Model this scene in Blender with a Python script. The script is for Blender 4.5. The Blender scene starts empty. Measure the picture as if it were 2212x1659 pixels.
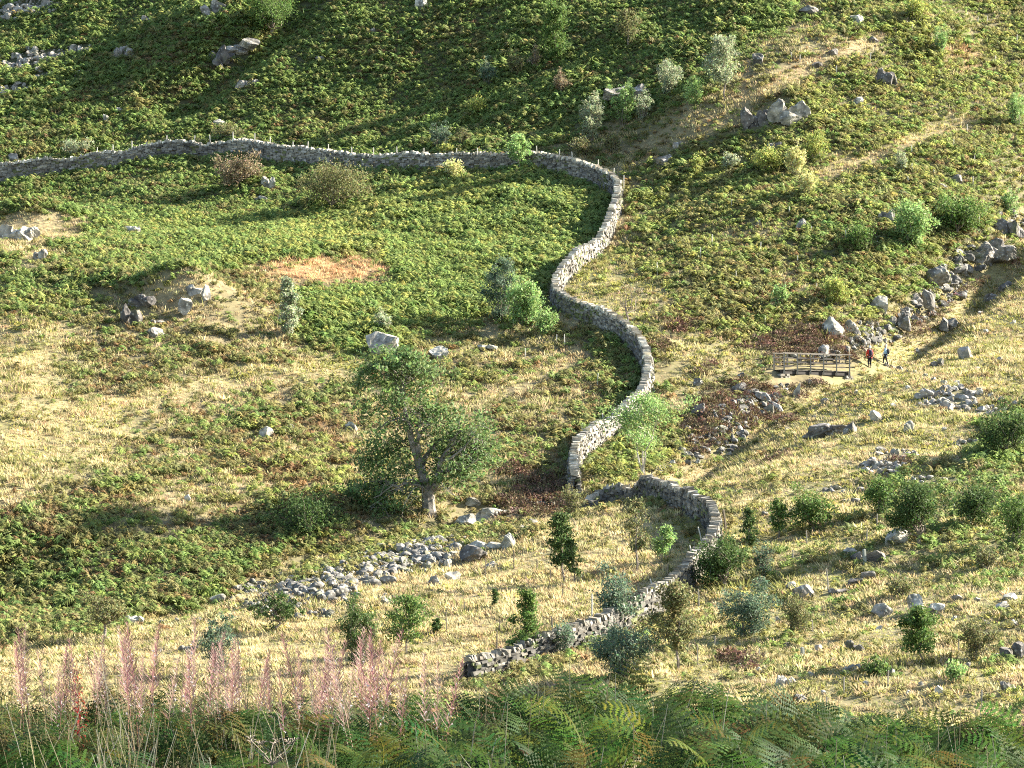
import bpy, math, random
import numpy as np
from mathutils import Vector, Matrix

scene = bpy.context.scene
col = scene.collection
rg = np.random.default_rng(7)

# ------------------------------------------------------------------ camera
F = 2212 / 0.3                    # focal length in units of the 2212 px wide working picture
PITCH = math.atan(0.03)
CP, SP = math.cos(PITCH), math.sin(PITCH)
cam_d = bpy.data.cameras.new("camera")
cam_d.sensor_width = 36.0
cam_d.lens = 120.0
cam_d.clip_start = 0.5
cam_d.clip_end = 3000
cam = bpy.data.objects.new("camera", cam_d)
cam.rotation_euler = (math.pi / 2 + PITCH, 0, 0)
col.objects.link(cam)
scene.camera = cam

# ------------------------------------------------------------------ light
SUN = np.array([0.83, 0.30, 0.47]); SUN /= np.linalg.norm(SUN)
elev = math.asin(SUN[2])
world = bpy.data.worlds.new("World")
scene.world = world
world.use_nodes = True
nt = world.node_tree
sky = nt.nodes.new("ShaderNodeTexSky")
sky.sky_type = 'NISHITA'
sky.sun_disc = False
sky.sun_elevation = elev
sky.sun_rotation = math.atan2(SUN[0], SUN[1])
nt.links.new(sky.outputs[0], nt.nodes["Background"].inputs[0])
nt.nodes["Background"].inputs[1].default_value = 0.065
sd = bpy.data.lights.new("sun", 'SUN')
sd.energy = 5.0
sd.angle = math.radians(0.5)
sd.color = (1.0, 0.93, 0.80)
so = bpy.data.objects.new("sun", sd)
so.rotation_euler = Vector(SUN).to_track_quat('Z', 'Y').to_euler()
so.location = (60, 200, 120)
col.objects.link(so)
scene.view_settings.view_transform = 'Standard'
scene.view_settings.look = 'None'
scene.view_settings.gamma = 1
scene.view_settings.exposure = 2.7
scene.cycles.use_denoising = False
scene.cycles.filter_width = 1.1
scene.cycles.max_bounces = 6
scene.cycles.diffuse_bounces = 3
scene.cycles.glossy_bounces = 2
scene.cycles.transmission_bounces = 3

# ------------------------------------------------------------------ small helpers
def S(t, a, b):
    t = np.clip((t - a) / (b - a), 0, 1)
    return t * t * (3 - 2 * t)

_lat = np.random.default_rng(99).random((8, 256, 256))
def vn(x, y, s, k=0):
    """value noise -1..1"""
    L = _lat[k % 8]
    x = np.asarray(x) / s + 37.3 * k; y = np.asarray(y) / s + 11.7 * k
    xi = np.floor(x).astype(int); yi = np.floor(y).astype(int)
    fx = x - xi; fy = y - yi
    fx = fx * fx * (3 - 2 * fx); fy = fy * fy * (3 - 2 * fy)
    a = L[xi & 255, yi & 255]; b = L[(xi + 1) & 255, yi & 255]
    c = L[xi & 255, (yi + 1) & 255]; d = L[(xi + 1) & 255, (yi + 1) & 255]
    return 2 * ((a * (1 - fx) + b * fx) * (1 - fy) + (c * (1 - fx) + d * fx) * fy) - 1

def project(P):
    P = np.asarray(P, float)
    d = P[..., 1] * CP + P[..., 2] * SP
    v = -P[..., 1] * SP + P[..., 2] * CP
    return 1106 + F * P[..., 0] / d, 829.5 - F * v / d

def ray(px, py):
    u = (px - 1106) / F; v = (829.5 - py) / F
    r = np.array([u, CP - v * SP, SP + v * CP])
    return r / r[1]                # per metre of depth along +Y

def tag(o, label=None, cat=None, group=None, kind=None):
    if label: o["label"] = label
    if cat: o["category"] = cat
    if group: o["group"] = group
    if kind: o["kind"] = kind
    return o

def mesh_np(name, V, faces, mat, parent=None, colr=None, smooth=False):
    """faces: list of int arrays (n,k)"""
    V = np.ascontiguousarray(V, np.float32).reshape(-1, 3)
    faces = [np.asarray(f, np.int32) for f in faces if len(f)]
    me = bpy.data.meshes.new(name)
    me.vertices.add(len(V)); me.vertices.foreach_set("co", V.ravel())
    nl = sum(f.size for f in faces); nf = sum(len(f) for f in faces)
    me.loops.add(nl); me.polygons.add(nf)
    vi = np.concatenate([f.ravel() for f in faces])
    st = []; off = 0
    for f in faces:
        st.append(off + np.arange(len(f), dtype=np.int32) * f.shape[1]); off += f.size
    me.loops.foreach_set("vertex_index", vi)
    me.polygons.foreach_set("loop_start", np.concatenate(st).astype(np.int32))
    me.polygons.foreach_set("use_smooth", np.full(nf, smooth))
    if colr is not None:
        c = np.ones((len(V), 4), np.float32); c[:, :3] = np.asarray(colr, np.float32).reshape(-1, 3)
        at_ = me.attributes.new("tint", 'FLOAT_COLOR', 'POINT')
        at_.data.foreach_set("color", c.ravel())
    me.update()
    me.materials.append(mat)
    o = bpy.data.objects.new(name, me)
    col.objects.link(o)
    if parent is not None: o.parent = parent
    return o

def empty(name, loc, label, cat, group=None, rz=0):
    o = bpy.data.objects.new(name, None)
    o.empty_display_size = 0.3
    o.location = loc; o.rotation_euler = (0, 0, rz)
    col.objects.link(o)
    return tag(o, label, cat, group)

def copy_tree(o, parent=None):
    c = o.copy(); col.objects.link(c)
    if parent is not None: c.parent = parent
    for ch in list(o.children): copy_tree(ch, c)
    return c

# ------------------------------------------------------------------ materials
def new_mat(name):
    m = bpy.data.materials.new(name); m.use_nodes = True
    n = m.node_tree.nodes; n.clear()
    out = n.new("ShaderNodeOutputMaterial")
    return m, n, m.node_tree.links, out

def leaf_mat(name, trans=0.35, rough=0.55, spec=0.3, noise=2.0):
    m, n, l, out = new_mat(name)
    a = n.new("ShaderNodeAttribute"); a.attribute_name = "tint"
    tex = n.new("ShaderNodeTexNoise"); tex.inputs["Scale"].default_value = noise
    geo = n.new("ShaderNodeNewGeometry"); l.new(geo.outputs["Position"], tex.inputs["Vector"])
    mr = n.new("ShaderNodeMapRange"); mr.inputs[1].default_value = .3; mr.inputs[2].default_value = .7
    mr.inputs[3].default_value = .75; mr.inputs[4].default_value = 1.25
    l.new(tex.outputs[0], mr.inputs[0])
    mul = n.new("ShaderNodeVectorMath"); mul.operation = 'SCALE'
    l.new(a.outputs["Color"], mul.inputs[0]); l.new(mr.outputs[0], mul.inputs["Scale"])
    b = n.new("ShaderNodeBsdfPrincipled")
    b.inputs["Roughness"].default_value = rough
    b.inputs["Specular IOR Level"].default_value = spec
    l.new(mul.outputs[0], b.inputs["Base Color"])
    t = n.new("ShaderNodeBsdfTranslucent"); l.new(mul.outputs[0], t.inputs["Color"])
    mx = n.new("ShaderNodeMixShader"); mx.inputs[0].default_value = trans
    l.new(b.outputs[0], mx.inputs[1]); l.new(t.outputs[0], mx.inputs[2])
    l.new(mx.outputs[0], out.inputs[0])
    return m

def solid_mat(name, c, rough=0.8, noise=6.0, amt=0.25, bump=0.0, attr=False, metal=0.0):
    m, n, l, out = new_mat(name)
    tc = n.new("ShaderNodeTexCoord")
    tex = n.new("ShaderNodeTexNoise"); tex.inputs["Scale"].default_value = noise
    tex.inputs["Detail"].default_value = 5
    l.new(tc.outputs["Object"], tex.inputs["Vector"])
    mr = n.new("ShaderNodeMapRange"); mr.inputs[1].default_value = .25; mr.inputs[2].default_value = .75
    mr.inputs[3].default_value = 1 - amt; mr.inputs[4].default_value = 1 + amt
    l.new(tex.outputs[0], mr.inputs[0])
    mul = n.new("ShaderNodeVectorMath"); mul.operation = 'SCALE'
    if attr:
        a = n.new("ShaderNodeAttribute"); a.attribute_name = "tint"
        l.new(a.outputs["Color"], mul.inputs[0])
    else:
        mul.inputs[0].default_value = c
    l.new(mr.outputs[0], mul.inputs["Scale"])
    b = n.new("ShaderNodeBsdfPrincipled")
    b.inputs["Roughness"].default_value = rough; b.inputs["Metallic"].default_value = metal
    b.inputs["Specular IOR Level"].default_value = 0.25
    l.new(mul.outputs[0], b.inputs["Base Color"])
    if bump:
        bp = n.new("ShaderNodeBump"); bp.inputs["Strength"].default_value = bump; bp.inputs["Distance"].default_value = .05
        l.new(tex.outputs[0], bp.inputs["Height"]); l.new(bp.outputs[0], b.inputs["Normal"])
    l.new(b.outputs[0], out.inputs[0])
    return m

def rock_mat(name, base, lichen=(.55, .54, .47), moss=(.10, .11, .04), mossy=.35):
    m, n, l, out = new_mat(name)
    geo = n.new("ShaderNodeNewGeometry")
    t1 = n.new("ShaderNodeTexNoise"); t1.inputs["Scale"].default_value = 1.7; t1.inputs["Detail"].default_value = 7
    t2 = n.new("ShaderNodeTexVoronoi"); t2.inputs["Scale"].default_value = 3.1
    t3 = n.new("ShaderNodeTexNoise"); t3.inputs["Scale"].default_value = .9; t3.inputs["Detail"].default_value = 5
    for t in (t1, t2, t3): l.new(geo.outputs["Position"], t.inputs["Vector"])
    oi = n.new("ShaderNodeObjectInfo")
    r1 = n.new("ShaderNodeValToRGB")
    r1.color_ramp.elements[0].position = .36; r1.color_ramp.elements[0].color = (*[c * .38 for c in base], 1)
    r1.color_ramp.elements[1].position = .62; r1.color_ramp.elements[1].color = (*[c * 1.2 for c in base], 1)
    l.new(t1.outputs[0], r1.inputs[0])
    mx = n.new("ShaderNodeMix"); mx.data_type = 'RGBA'
    r2 = n.new("ShaderNodeMapRange"); r2.inputs[1].default_value = .30; r2.inputs[2].default_value = .12
    l.new(t2.outputs["Distance"], r2.inputs[0]); l.new(r2.outputs[0], mx.inputs[0])
    l.new(r1.outputs[0], mx.inputs[6]); mx.inputs[7].default_value = (*lichen, 1)
    mm = n.new("ShaderNodeMix"); mm.data_type = 'RGBA'
    r3 = n.new("ShaderNodeMapRange"); r3.inputs[1].default_value = .56; r3.inputs[2].default_value = .66
    r3.inputs[4].default_value = mossy
    l.new(t3.outputs[0], r3.inputs[0]); l.new(r3.outputs[0], mm.inputs[0])
    l.new(mx.outputs[2], mm.inputs[6]); mm.inputs[7].default_value = (*moss, 1)
    hs = n.new("ShaderNodeMapRange"); hs.inputs[3].default_value = .8; hs.inputs[4].default_value = 1.2
    l.new(oi.outputs["Random"], hs.inputs[0])
    sc = n.new("ShaderNodeVectorMath"); sc.operation = 'SCALE'
    l.new(mm.outputs[2], sc.inputs[0]); l.new(hs.outputs[0], sc.inputs["Scale"])
    b = n.new("ShaderNodeBsdfPrincipled"); b.inputs["Roughness"].default_value = .85
    b.inputs["Specular IOR Level"].default_value = .25
    l.new(sc.outputs[0], b.inputs["Base Color"])
    bp = n.new("ShaderNodeBump"); bp.inputs["Strength"].default_value = .6; bp.inputs["Distance"].default_value = .12
    l.new(t1.outputs[0], bp.inputs["Height"]); l.new(bp.outputs[0], b.inputs["Normal"])
    l.new(b.outputs[0], out.inputs[0])
    return m

M = {
    "ground": None,
    "leaf": leaf_mat("bracken_leaf", .50, .6, .08),
    "grass": leaf_mat("dry_grass", .35, .8, .05, 1.2),
    "heather": leaf_mat("heather", .15, .8, .1),
    "foliage": leaf_mat("tree_foliage", .35, .6, .08),
    "bark": solid_mat("bark", (.17, .14, .11), .9, 9, .4, .5),
    "bark_old": solid_mat("old_bark", (.16, .14, .115), .9, 2.6, .9, 1.0),
    "bark_pale": solid_mat("pale_bark", (.42, .38, .32), .9, 9, .35, .4),
    "wall_stone": solid_mat("wall_stone", (0, 0, 0), .9, 5, .3, .5, attr=True),
    "core": solid_mat("wall_core", (.06, .055, .05), .95, 5, .3),
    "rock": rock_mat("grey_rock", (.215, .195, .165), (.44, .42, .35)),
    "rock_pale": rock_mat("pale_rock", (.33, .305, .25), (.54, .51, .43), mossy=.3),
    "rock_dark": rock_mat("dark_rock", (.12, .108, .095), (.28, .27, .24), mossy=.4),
    "rock_mid": rock_mat("weathered_rock", (.15, .14, .12), (.36, .34, .29), mossy=.5),
    "stake": solid_mat("weathered_wood", (.50, .47, .40), .85, 12, .2),
    "stake_grey": solid_mat("greyed_wood", (.24, .215, .17), .85, 12, .3),
    "stake_dark": solid_mat("damp_wood", (.16, .13, .09), .85, 12, .3),
    "tube": solid_mat("grey_tube", (.20, .21, .18), .5, 3, .1),
    "bridge_wood": solid_mat("silvered_timber", (.13, .115, .095), .85, 10, .3),
    "bridge_shaded": solid_mat("shaded_timber", (.035, .03, .026), .85, 10, .3),  # bridge timber coloured near black to stand in for its shaded faces
    "wire": solid_mat("fence_wire", (.3, .3, .3), .4, 3, .1, metal=.7),
    "stem": leaf_mat("plant_stems", .1, .7, .2),
}
# ------------------------------------------------------------------ terrain
CTRL = [
 (0,-260,415),(550,-260,403),(1100,-260,391),(1650,-260,380),(2212,-260,392),(-500,-200,412),(2700,-200,404),
 (-500,0,393),(0,0,384),(550,0,372),(1100,0,361),(1400,0,355),(1650,0,350),(2212,0,360),(2700,0,366),
 (-500,170,375),(0,170,365),(550,170,355),(1100,170,346),(1400,170,338),(1650,170,334),(2212,170,341),
 (-500,330,356),(0,330,347),(550,330,339),(1100,330,331),(1400,330,325),(1650,330,318),(2212,330,324),(2700,330,330),
 (-500,450,340),(0,445,334),(550,440,324),(1100,425,316),(1400,450,310),(1650,450,303),(2212,450,308),
 (0,540,292),(550,540,297),(1100,540,300),(1400,540,298),
 (-500,620,284),(0,620,281),(550,620,284),(1100,620,288),(1400,620,287),(1650,620,287),(2212,620,290),(2700,620,292),
 (-500,790,260),(0,790,260),(550,790,264),(1100,790,268),(1400,790,268),(1650,790,270),(1900,790,268),(2212,790,262),(2700,790,258),
 (-500,1000,238),(0,1000,237),(550,1000,241),(1100,1000,244),(1400,1000,243),(1650,1000,236),(2212,1000,229),(2700,1000,222),
 (0,1100,226),(550,1110,229),(1000,1100,232),(1400,1100,227),(1650,1100,222),(2212,1100,215),
 (-500,1300,218),(0,1310,215),(550,1250,213),(1100,1300,201),(1400,1300,199),(1650,1300,198),(2212,1300,191),(2700,1300,188),
 (-500,1450,190),(0,1450,189),(1100,1450,183),(2212,1450,176),(2700,1450,173),
]
pts = []
for a, b, Y in CTRL:
    r = ray(a, b) * Y; pts.append(r)
for x in (-60, -20, 20, 60):
    pts += [(x, 150, -13.6), (x, 115, -15), (x, 80, -13.5)]
for x in (-120, -60, 0, 60, 120):
    pts += [(x, 520, 122)]
for x in (-150, 150):
    pts += [(x, 130, -14), (x, 250, 3), (x, 380, 56)]
pts = np.array(pts)
def tps_k(r2):
    return 0.5 * r2 * np.log(r2 + 1e-9)
SC = 100.0
XY = pts[:, :2] / SC
n_ = len(XY)
K = tps_k(((XY[:, None] - XY[None]) ** 2).sum(-1)) + np.eye(n_) * 2e-4
A = np.zeros((n_ + 3, n_ + 3)); A[:n_, :n_] = K
A[:n_, n_] = 1; A[:n_, n_ + 1:] = XY; A[n_, :n_] = 1; A[n_ + 1:, :n_] = XY.T
sol = np.linalg.solve(A, np.concatenate([pts[:, 2], np.zeros(3)]))
GX0, GX1, GY0, GY1, GS = -150.0, 150.0, -6.0, 500.0, 0.75
gx = np.arange(GX0, GX1 + .01, GS); gy = np.arange(GY0, GY1 + .01, GS)
XX, YY = np.meshgrid(gx, gy)                     # rows = y
H = np.zeros_like(XX)
for i in range(len(gy)):                         # row blocks keep memory low
    q = np.stack([XX[i], YY[i]], -1) / SC
    r2 = ((q[:, None] - XY[None]) ** 2).sum(-1)
    H[i] = tps_k(r2) @ sol[:n_] + sol[n_] + q @ sol[n_ + 1:]

# near bank on the photographer's side
def near_bank(x, y):
    z = -1.65 - 1.60 * S(y, 2, 20)
    z = z - 0.30 * np.maximum(0, y - 35.5) - .012 * np.maximum(0, y - 35.5) ** 2 * .5
    z = z + (.36 * np.exp(-((x - .8) / 1.3) ** 2) + .20 * S(-x, .9, 2.2)) * S(y, 25, 33)
    z = z + .10 * vn(x, y, 1.9, 4) * S(y, 15, 22)
    return z
wN = S(YY, 44, 80)
H = near_bank(XX, YY) * (1 - wN) + H * wN

def hz(x, y):
    u = (np.asarray(x, float) - GX0) / GS; v = (np.asarray(y, float) - GY0) / GS
    u = np.clip(u, 0, len(gx) - 1.001); v = np.clip(v, 0, len(gy) - 1.001)
    i = u.astype(int); j = v.astype(int); a = u - i; b = v - j
    return (H[j, i] * (1 - a) + H[j, i + 1] * a) * (1 - b) + (H[j + 1, i] * (1 - a) + H[j + 1, i + 1] * a) * b

_T = np.arange(75, 495, 0.4)
def at(px, py, lift=0.0):
    """ground point seen at picture position (px,py); lift = height above the ground of the thing seen there"""
    r = ray(px, py)
    P = _T[:, None] * r[None]
    d = P[:, 2] - (hz(P[:, 0], P[:, 1]) + lift)
    k = np.argmax(d < 0)
    if d[k] >= 0: k = len(_T) - 1
    if k == 0: t = _T[0]
    else:
        t = _T[k - 1] + 0.4 * d[k - 1] / (d[k - 1] - d[k])
    p = r * t
    return np.array([p[0], p[1], float(hz(p[0], p[1]))])

def seg_dist(x, y, poly):
    x = np.asarray(x); best = np.full(x.shape, 1e9)
    for (a, b) in zip(poly[:-1], poly[1:]):
        d = b - a; L = (d * d).sum() + 1e-9
        t = np.clip(((x - a[0]) * d[0] + (y - a[1]) * d[1]) / L, 0, 1)
        best = np.minimum(best, np.hypot(x - a[0] - t * d[0], y - a[1] - t * d[1]))
    return best

BECK_PX = [(2300,400),(2212,455),(2150,520),(2080,580),(2020,635),(1965,695),(1915,745),(1840,775),(1760,815),(1690,850),(1610,900),(1540,950),
           (1470,1005),(1390,1042),(1310,1062),(1240,1078),(1160,1090),(1060,1098),(960,1125),(860,1143),(740,1158),(640,1185),(520,1235),(400,1290)]
beck = np.array([at(*p)[:2] for p in BECK_PX])
def bump(px, py, h, rx, ry, rot=0):
    global H
    p = at(px, py)
    c, s = math.cos(rot), math.sin(rot)
    dx = XX - p[0]; dy = YY - p[1]
    u = (dx * c + dy * s) / rx; v = (-dx * s + dy * c) / ry
    H = H + h * np.exp(-(u * u + v * v))
sub = (YY > 90)
dist = np.full(XX.shape, 1e3)
dist[sub] = seg_dist(XX[sub], YY[sub], beck)
up = S(YY, 255, 285)
ridge_px = [(2000,60),(1900,80),(1800,120),(1700,160),(1620,195),(1560,225),(1500,290)]
ridge = np.array([at(*p)[:2] for p in ridge_px])
knoll_list = [(75,508,3.0,6.5,3.4,0),(392,672,3.3,4.2,3.0,0),(250,640,.8,3,3,0),(1700,245,1.2,3.5,3.5,0),(2180,480,2.0,4,4,0),(560,400,.8,2.5,3,0),
              (1040,1115,.7,4,2.5,0),(480,60,2.2,9,7,.4)]
kn = [(at(a, b), h, rx, ry, ro) for a, b, h, rx, ry, ro in knoll_list]
H = H - (1.3 + 2.0 * up) * np.exp(-(dist / (2.1 + 1.2 * up)) ** 2) - .8 * np.exp(-(dist / 6.5) ** 2)
dr = np.full(XX.shape, 1e3); dr[sub] = seg_dist(XX[sub], YY[sub], ridge)
H = H + 1.9 * np.exp(-(dr / 4.2) ** 2)
for p, h, rx, ry, ro in kn:
    c, s = math.cos(ro), math.sin(ro); dx = XX - p[0]; dy = YY - p[1]
    H = H + h * np.exp(-(((dx * c + dy * s) / rx) ** 2 + ((-dx * s + dy * c) / ry) ** 2))
nz = S(YY, 60, 150)
H = H + nz * (.65 * vn(XX, YY, 17, 1) + .32 * vn(XX, YY, 7, 2) + .16 * vn(XX, YY, 3.1, 3) + .07 * vn(XX, YY, 1.5, 4))
# shallow gullies running down the shaded upper slope
g1 = np.array([at(*p)[:2] for p in [(640,10),(590,70),(500,130),(400,220)]])
dg = np.full(XX.shape, 1e3); dg[sub] = seg_dist(XX[sub], YY[sub], g1)
H = H - 1.8 * np.exp(-(dg / 3.0) ** 2)

# ------------------------------------------------------------------ plant cover, a map of what grows where
CL = "FYORSTHU"
PAL = np.array([(.160,.215,.062),(.225,.250,.070),(.185,.180,.068),(.185,.130,.060),(.43,.355,.19),(.30,.285,.085),(.14,.092,.062),(.42,.27,.14)])
RS = 6.0
rx0, ry0 = -500.0, -320.0
nx, ny = int(3300 / RS), int(2120 / RS)
RX, RY = np.meshgrid(rx0 + RS * np.arange(nx), ry0 + RS * np.arange(ny))
W = np.zeros((ny, nx, 8))
def wt(**k):
    v = np.zeros(8)
    for c, a in k.items(): v[CL.index(c)] = a
    return v / v.sum()
W[:] = wt(O=.28, S=.40, R=.10, F=.12, T=.10)
def blur(m, r):
    k = max(1, int(r / RS))
    for _ in range(2):
        for ax in (0, 1):
            c = np.cumsum(np.concatenate([np.repeat(np.take(m, [0], ax), k + 1, ax), m, np.repeat(np.take(m, [-1], ax), k, ax)], ax), ax)
            N = m.shape[ax]
            m = (np.take(c, np.arange(2 * k + 1, 2 * k + 1 + N) , ax) - np.take(c, np.arange(0, N), ax)) / (2 * k + 1)
    return m
def area(poly, w, feather=30, a=1.0):
    global W
    P = np.array(poly, float); ins = np.zeros(RX.shape, bool)
    for (x1, y1), (x2, y2) in zip(P, np.roll(P, -1, 0)):
        if y1 == y2: continue
        ins ^= ((y1 > RY) != (y2 > RY)) & (RX < (x2 - x1) * (RY - y1) / (y2 - y1) + x1)
    m = blur(ins.astype(float), feather)[..., None] * a
    W = W * (1 - m) + m * w
def strip(line, wd, w, a=1.0):
    global W
    L = [np.array(p, float) for p in line]
    m = np.exp(-(seg_dist(RX, RY, L) / wd) ** 2)[..., None] * a
    W = W * (1 - m) + m * w
def spot(x, y, rx, ry, w, a=1.0):
    global W
    m = np.exp(-(((RX - x) / rx) ** 2 + ((RY - y) / ry) ** 2) ** 1.5)[..., None] * a
    W = W * (1 - m) + m * w

area([(-500,-320),(1780,-320),(1720,40),(1480,190),(1290,270),(1120,335),(600,330),(0,365),(-500,380)], wt(F=.80, O=.14, R=.03, Y=.03), 20)
for x, y, rx, ry in ((60,300,110,40),(260,200,120,30),(380,190,90,40),(420,60,100,30),(650,250,110,40),(330,110,110,25),(800,110,90,40),(1010,60,70,40),(480,180,70,25)):
    spot(x, y, rx, ry, wt(O=.5, R=.14, F=.36), .7)
area([(-500,380),(0,360),(600,330),(1100,345),(980,385),(800,410),(600,436),(280,466),(-500,470)], wt(F=.72, O=.22, R=.06), 14)
area([(-100,600),(150,462),(600,434),(1000,380),(1130,345),(1325,390),(1310,480),(1180,580),(1175,680),(950,690),(870,765),(660,775),(620,690),(640,610),(560,560),(460,610),(300,610)], wt(F=.80, Y=.20), 18)
area([(0,520),(300,500),(420,560),(260,640),(0,700)], wt(F=.38, O=.3, S=.17, Y=.15), 30)
strip([(640,500),(760,470),(900,425),(1080,372)], 30, wt(Y=.8, F=.2), .8)
spot(720,500,90,26, wt(Y=.8,F=.2), .8); spot(780,540,60,22, wt(Y=.5,O=.3,S=.2), .8)
spot(680,577,155,32, wt(U=.72, S=.25, O=.03)); spot(760,556,70,20, wt(U=.5,S=.4,O=.1), .9)
spot(500,600,110,26, wt(O=.4, S=.35, R=.25), .9)
area([(-500,690),(120,690),(200,760),(160,850),(330,900),(170,1010),(60,1060),(-500,1080)], wt(S=.48, T=.34, O=.18), 40)
area([(160,700),(330,690),(620,720),(760,770),(500,810),(330,850),(150,830)], wt(O=.40, R=.14, S=.34, F=.12), 25)
strip([(0,1010),(60,930),(200,880),(340,838),(520,800),(760,778)], 20, wt(T=.6, S=.4), .95)
strip([(40,940),(120,905),(300,850)], 20, wt(S=.75, U=.1, T=.15), .8)
area([(30,1140),(180,1040),(420,905),(700,830),(800,880),(520,960),(330,1060),(120,1160)], wt(F=.26, O=.38, R=.12, S=.24), 25)
area([(420,960),(760,880),(790,1080),(560,1120),(360,1130),(200,1150),(330,1060)], wt(S=.52, O=.22, Y=.14, R=.12), 35)
for x, y in ((730,960),(700,900),(610,1010),(690,1060),(520,1110)): spot(x, y, 60, 28, wt(R=.5, U=.2, O=.3), .8)
area([(-500,1110),(0,1090),(130,1120),(380,1110),(600,1130),(740,1120),(760,1150),(600,1200),(480,1275),(260,1330),(60,1365),(-500,1400)], wt(F=.45, O=.34, R=.21), 20)
spot(330,1130,120,16, wt(S=.6,O=.4), .7); spot(90,1120,90,30, wt(O=.5,R=.4,S=.1), .7)
area([(960,720),(1390,720),(1420,830),(1240,930),(1230,1050),(1020,1060),(1000,860)], wt(O=.38, R=.12, S=.36, F=.14), 25)
strip([(1000,865),(1100,820),(1240,762)], 14, wt(S=.9,T=.1), .85)
area([(880,700),(1180,700),(1200,745),(900,765)], wt(S=.4,T=.2,O=.4), 16, .8)
spot(1000,800,70,22, wt(Y=.8,O=.2), .6)
area([(1240,690),(1400,700),(1400,860),(1300,890),(1320,780)], wt(F=.55,O=.35,R=.1), 16, .8)
area([(1300,930),(1480,880),(1440,1010),(1260,1040),(1240,980)], wt(Y=.35,O=.3,T=.2,F=.15), 16)
area([(-500,1400),(60,1372),(280,1335),(470,1297),(560,1245),(1060,1165),(1240,1095),(1300,1080),(1500,1130),(1490,1200),(1300,1300),(1050,1400),(900,1500),(-500,1520)], wt(S=.74, T=.20, O=.06), 12)
spot(1470,1140,40,40, wt(T=.7,O=.3), .8); spot(1000,1370,120,16, wt(T=.5,S=.5), .6); spot(330,1350,110,12, wt(T=.5,S=.5), .6)
area([(540,1190),(700,1150),(960,1120),(1060,1140),(900,1180),(640,1230)], wt(O=.45,Y=.2,S=.25,F=.1), 12)
area([(560,1080),(750,1050),(760,1120),(700,1160),(560,1150)], wt(F=.4,O=.3,R=.3), 14)
# right of the wall
area([(1400,380),(1700,180),(1900,60),(2050,-320),(2800,-320),(2800,420),(2212,440),(1900,690),(1640,745),(1500,700),(1370,600)], wt(O=.30, Y=.27, F=.15, R=.08, S=.14, T=.06), 25)
area([(1340,390),(1500,300),(1740,260),(1800,330),(1560,400),(1400,470)], wt(F=.45,O=.35,Y=.2), 25, .8)
area([(1750,60),(2000,-320),(2800,-320),(2800,120),(2212,180),(1950,150)], wt(Y=.3,O=.3,S=.22,F=.18), 30)
area([(1740,430),(2000,400),(2140,400),(2100,520),(1900,620),(1750,640)], wt(F=.42,O=.38,R=.12,Y=.08), 30)
area([(1200,575),(1330,540),(1420,600),(1400,690),(1260,640)], wt(T=.5,Y=.3,S=.2), 14)
strip([(1400,430),(1500,385),(1610,340)], 20, wt(Y=.5,T=.4,O=.1), .85)
strip([(1590,212),(1700,160),(1810,108),(1905,72)], 14, wt(S=.92,U=.08), .95)
strip([(1780,362),(1900,325),(1990,275),(2070,248)], 15, wt(S=.6,T=.35,U=.05), .85)
spot(2060,120,80,40, wt(S=.3,Y=.4,U=.3), .7); spot(2170,210,60,20, wt(Y=.5,S=.5), .5)
area([(1500,560),(1700,520),(1740,640),(1560,720),(1440,690)], wt(O=.45,Y=.2,S=.2,R=.15), 25)
area([(1400,700),(1560,720),(1640,770),(1560,830),(1440,850),(1420,780)], wt(S=.45,T=.3,O=.25), 18)
area([(1880,770),(2000,660),(2212,500),(2800,300),(2800,1030),(2212,1010),(1900,1000),(1500,1035),(1560,960),(1700,860)], wt(T=.50, S=.38, O=.06, R=.06), 16)
area([(1500,1030),(1900,990),(2212,1000),(2800,1000),(2800,1560),(1400,1560),(1400,1400),(1560,1200),(1560,1090),(1440,1040)], wt(S=.46, T=.32, O=.14, F=.08), 18)
area([(1560,1120),(1860,1080),(1960,1200),(1800,1340),(1560,1330)], wt(T=.42,S=.28,O=.2,F=.1), 35)
area([(1880,1010),(2212,930),(2800,900),(2800,1230),(2100,1230),(1960,1180)], wt(F=.35,T=.3,S=.2,O=.15), 35)
strip([(1430,1028),(1560,1012),(1700,988),(1900,985)], 10, wt(S=1), .95)
strip([(1930,788),(1990,800),(2060,828),(2140,850),(2230,880)], 7, wt(S=.9,U=.1), .9)
area([(2120,900),(2212,850),(2800,800),(2800,1000),(2212,1000),(2090,970)], wt(F=.75,O=.25), 14)
HE = wt(H=.62, O=.18, T=.2)
for pl in ([(1600,740),(1690,700),(1790,684),(1880,735),(1860,765),(1680,772)], [(1465,900),(1540,850),(1640,825),(1690,850),(1650,890),(1540,960),(1480,1000)],
           [(1060,1075),(1130,1035),(1230,1040),(1235,1090),(1120,1120)], [(1950,720),(2010,660),(2070,600),(2100,612),(2020,690),(1960,740)], [(1680,830),(1740,800),(1780,815),(1700,860)]):
    area(pl, HE, 8, .9)
for x, y, r in ((1470,700,16),(1420,735,14),(2290,500,20),(1790,745,40),(1935,990,18),(1665,980,12),(1580,1415,20),(1510,790,14),(1890,690,14),(1120,1010,30),(1180,1060,40),(1570,830,28),(1700,905,16),(1600,870,40),(2100,600,16),(2190,560,14)):
    spot(x, y, r * 1.5, r * .8, HE, .9)
for x, y, rx, ry in ((75,476,115,30),(390,612,85,26),(130,490,60,14),(320,640,60,16),(45,520,80,24),(410,650,60,18),(80,555,50,12)):
    spot(x, y, rx, ry, wt(S=.95, O=.05), .95)
spot(400,650,60,18, wt(S=.6,O=.3,R=.1), .8)
W = np.maximum(W, 0)

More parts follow.
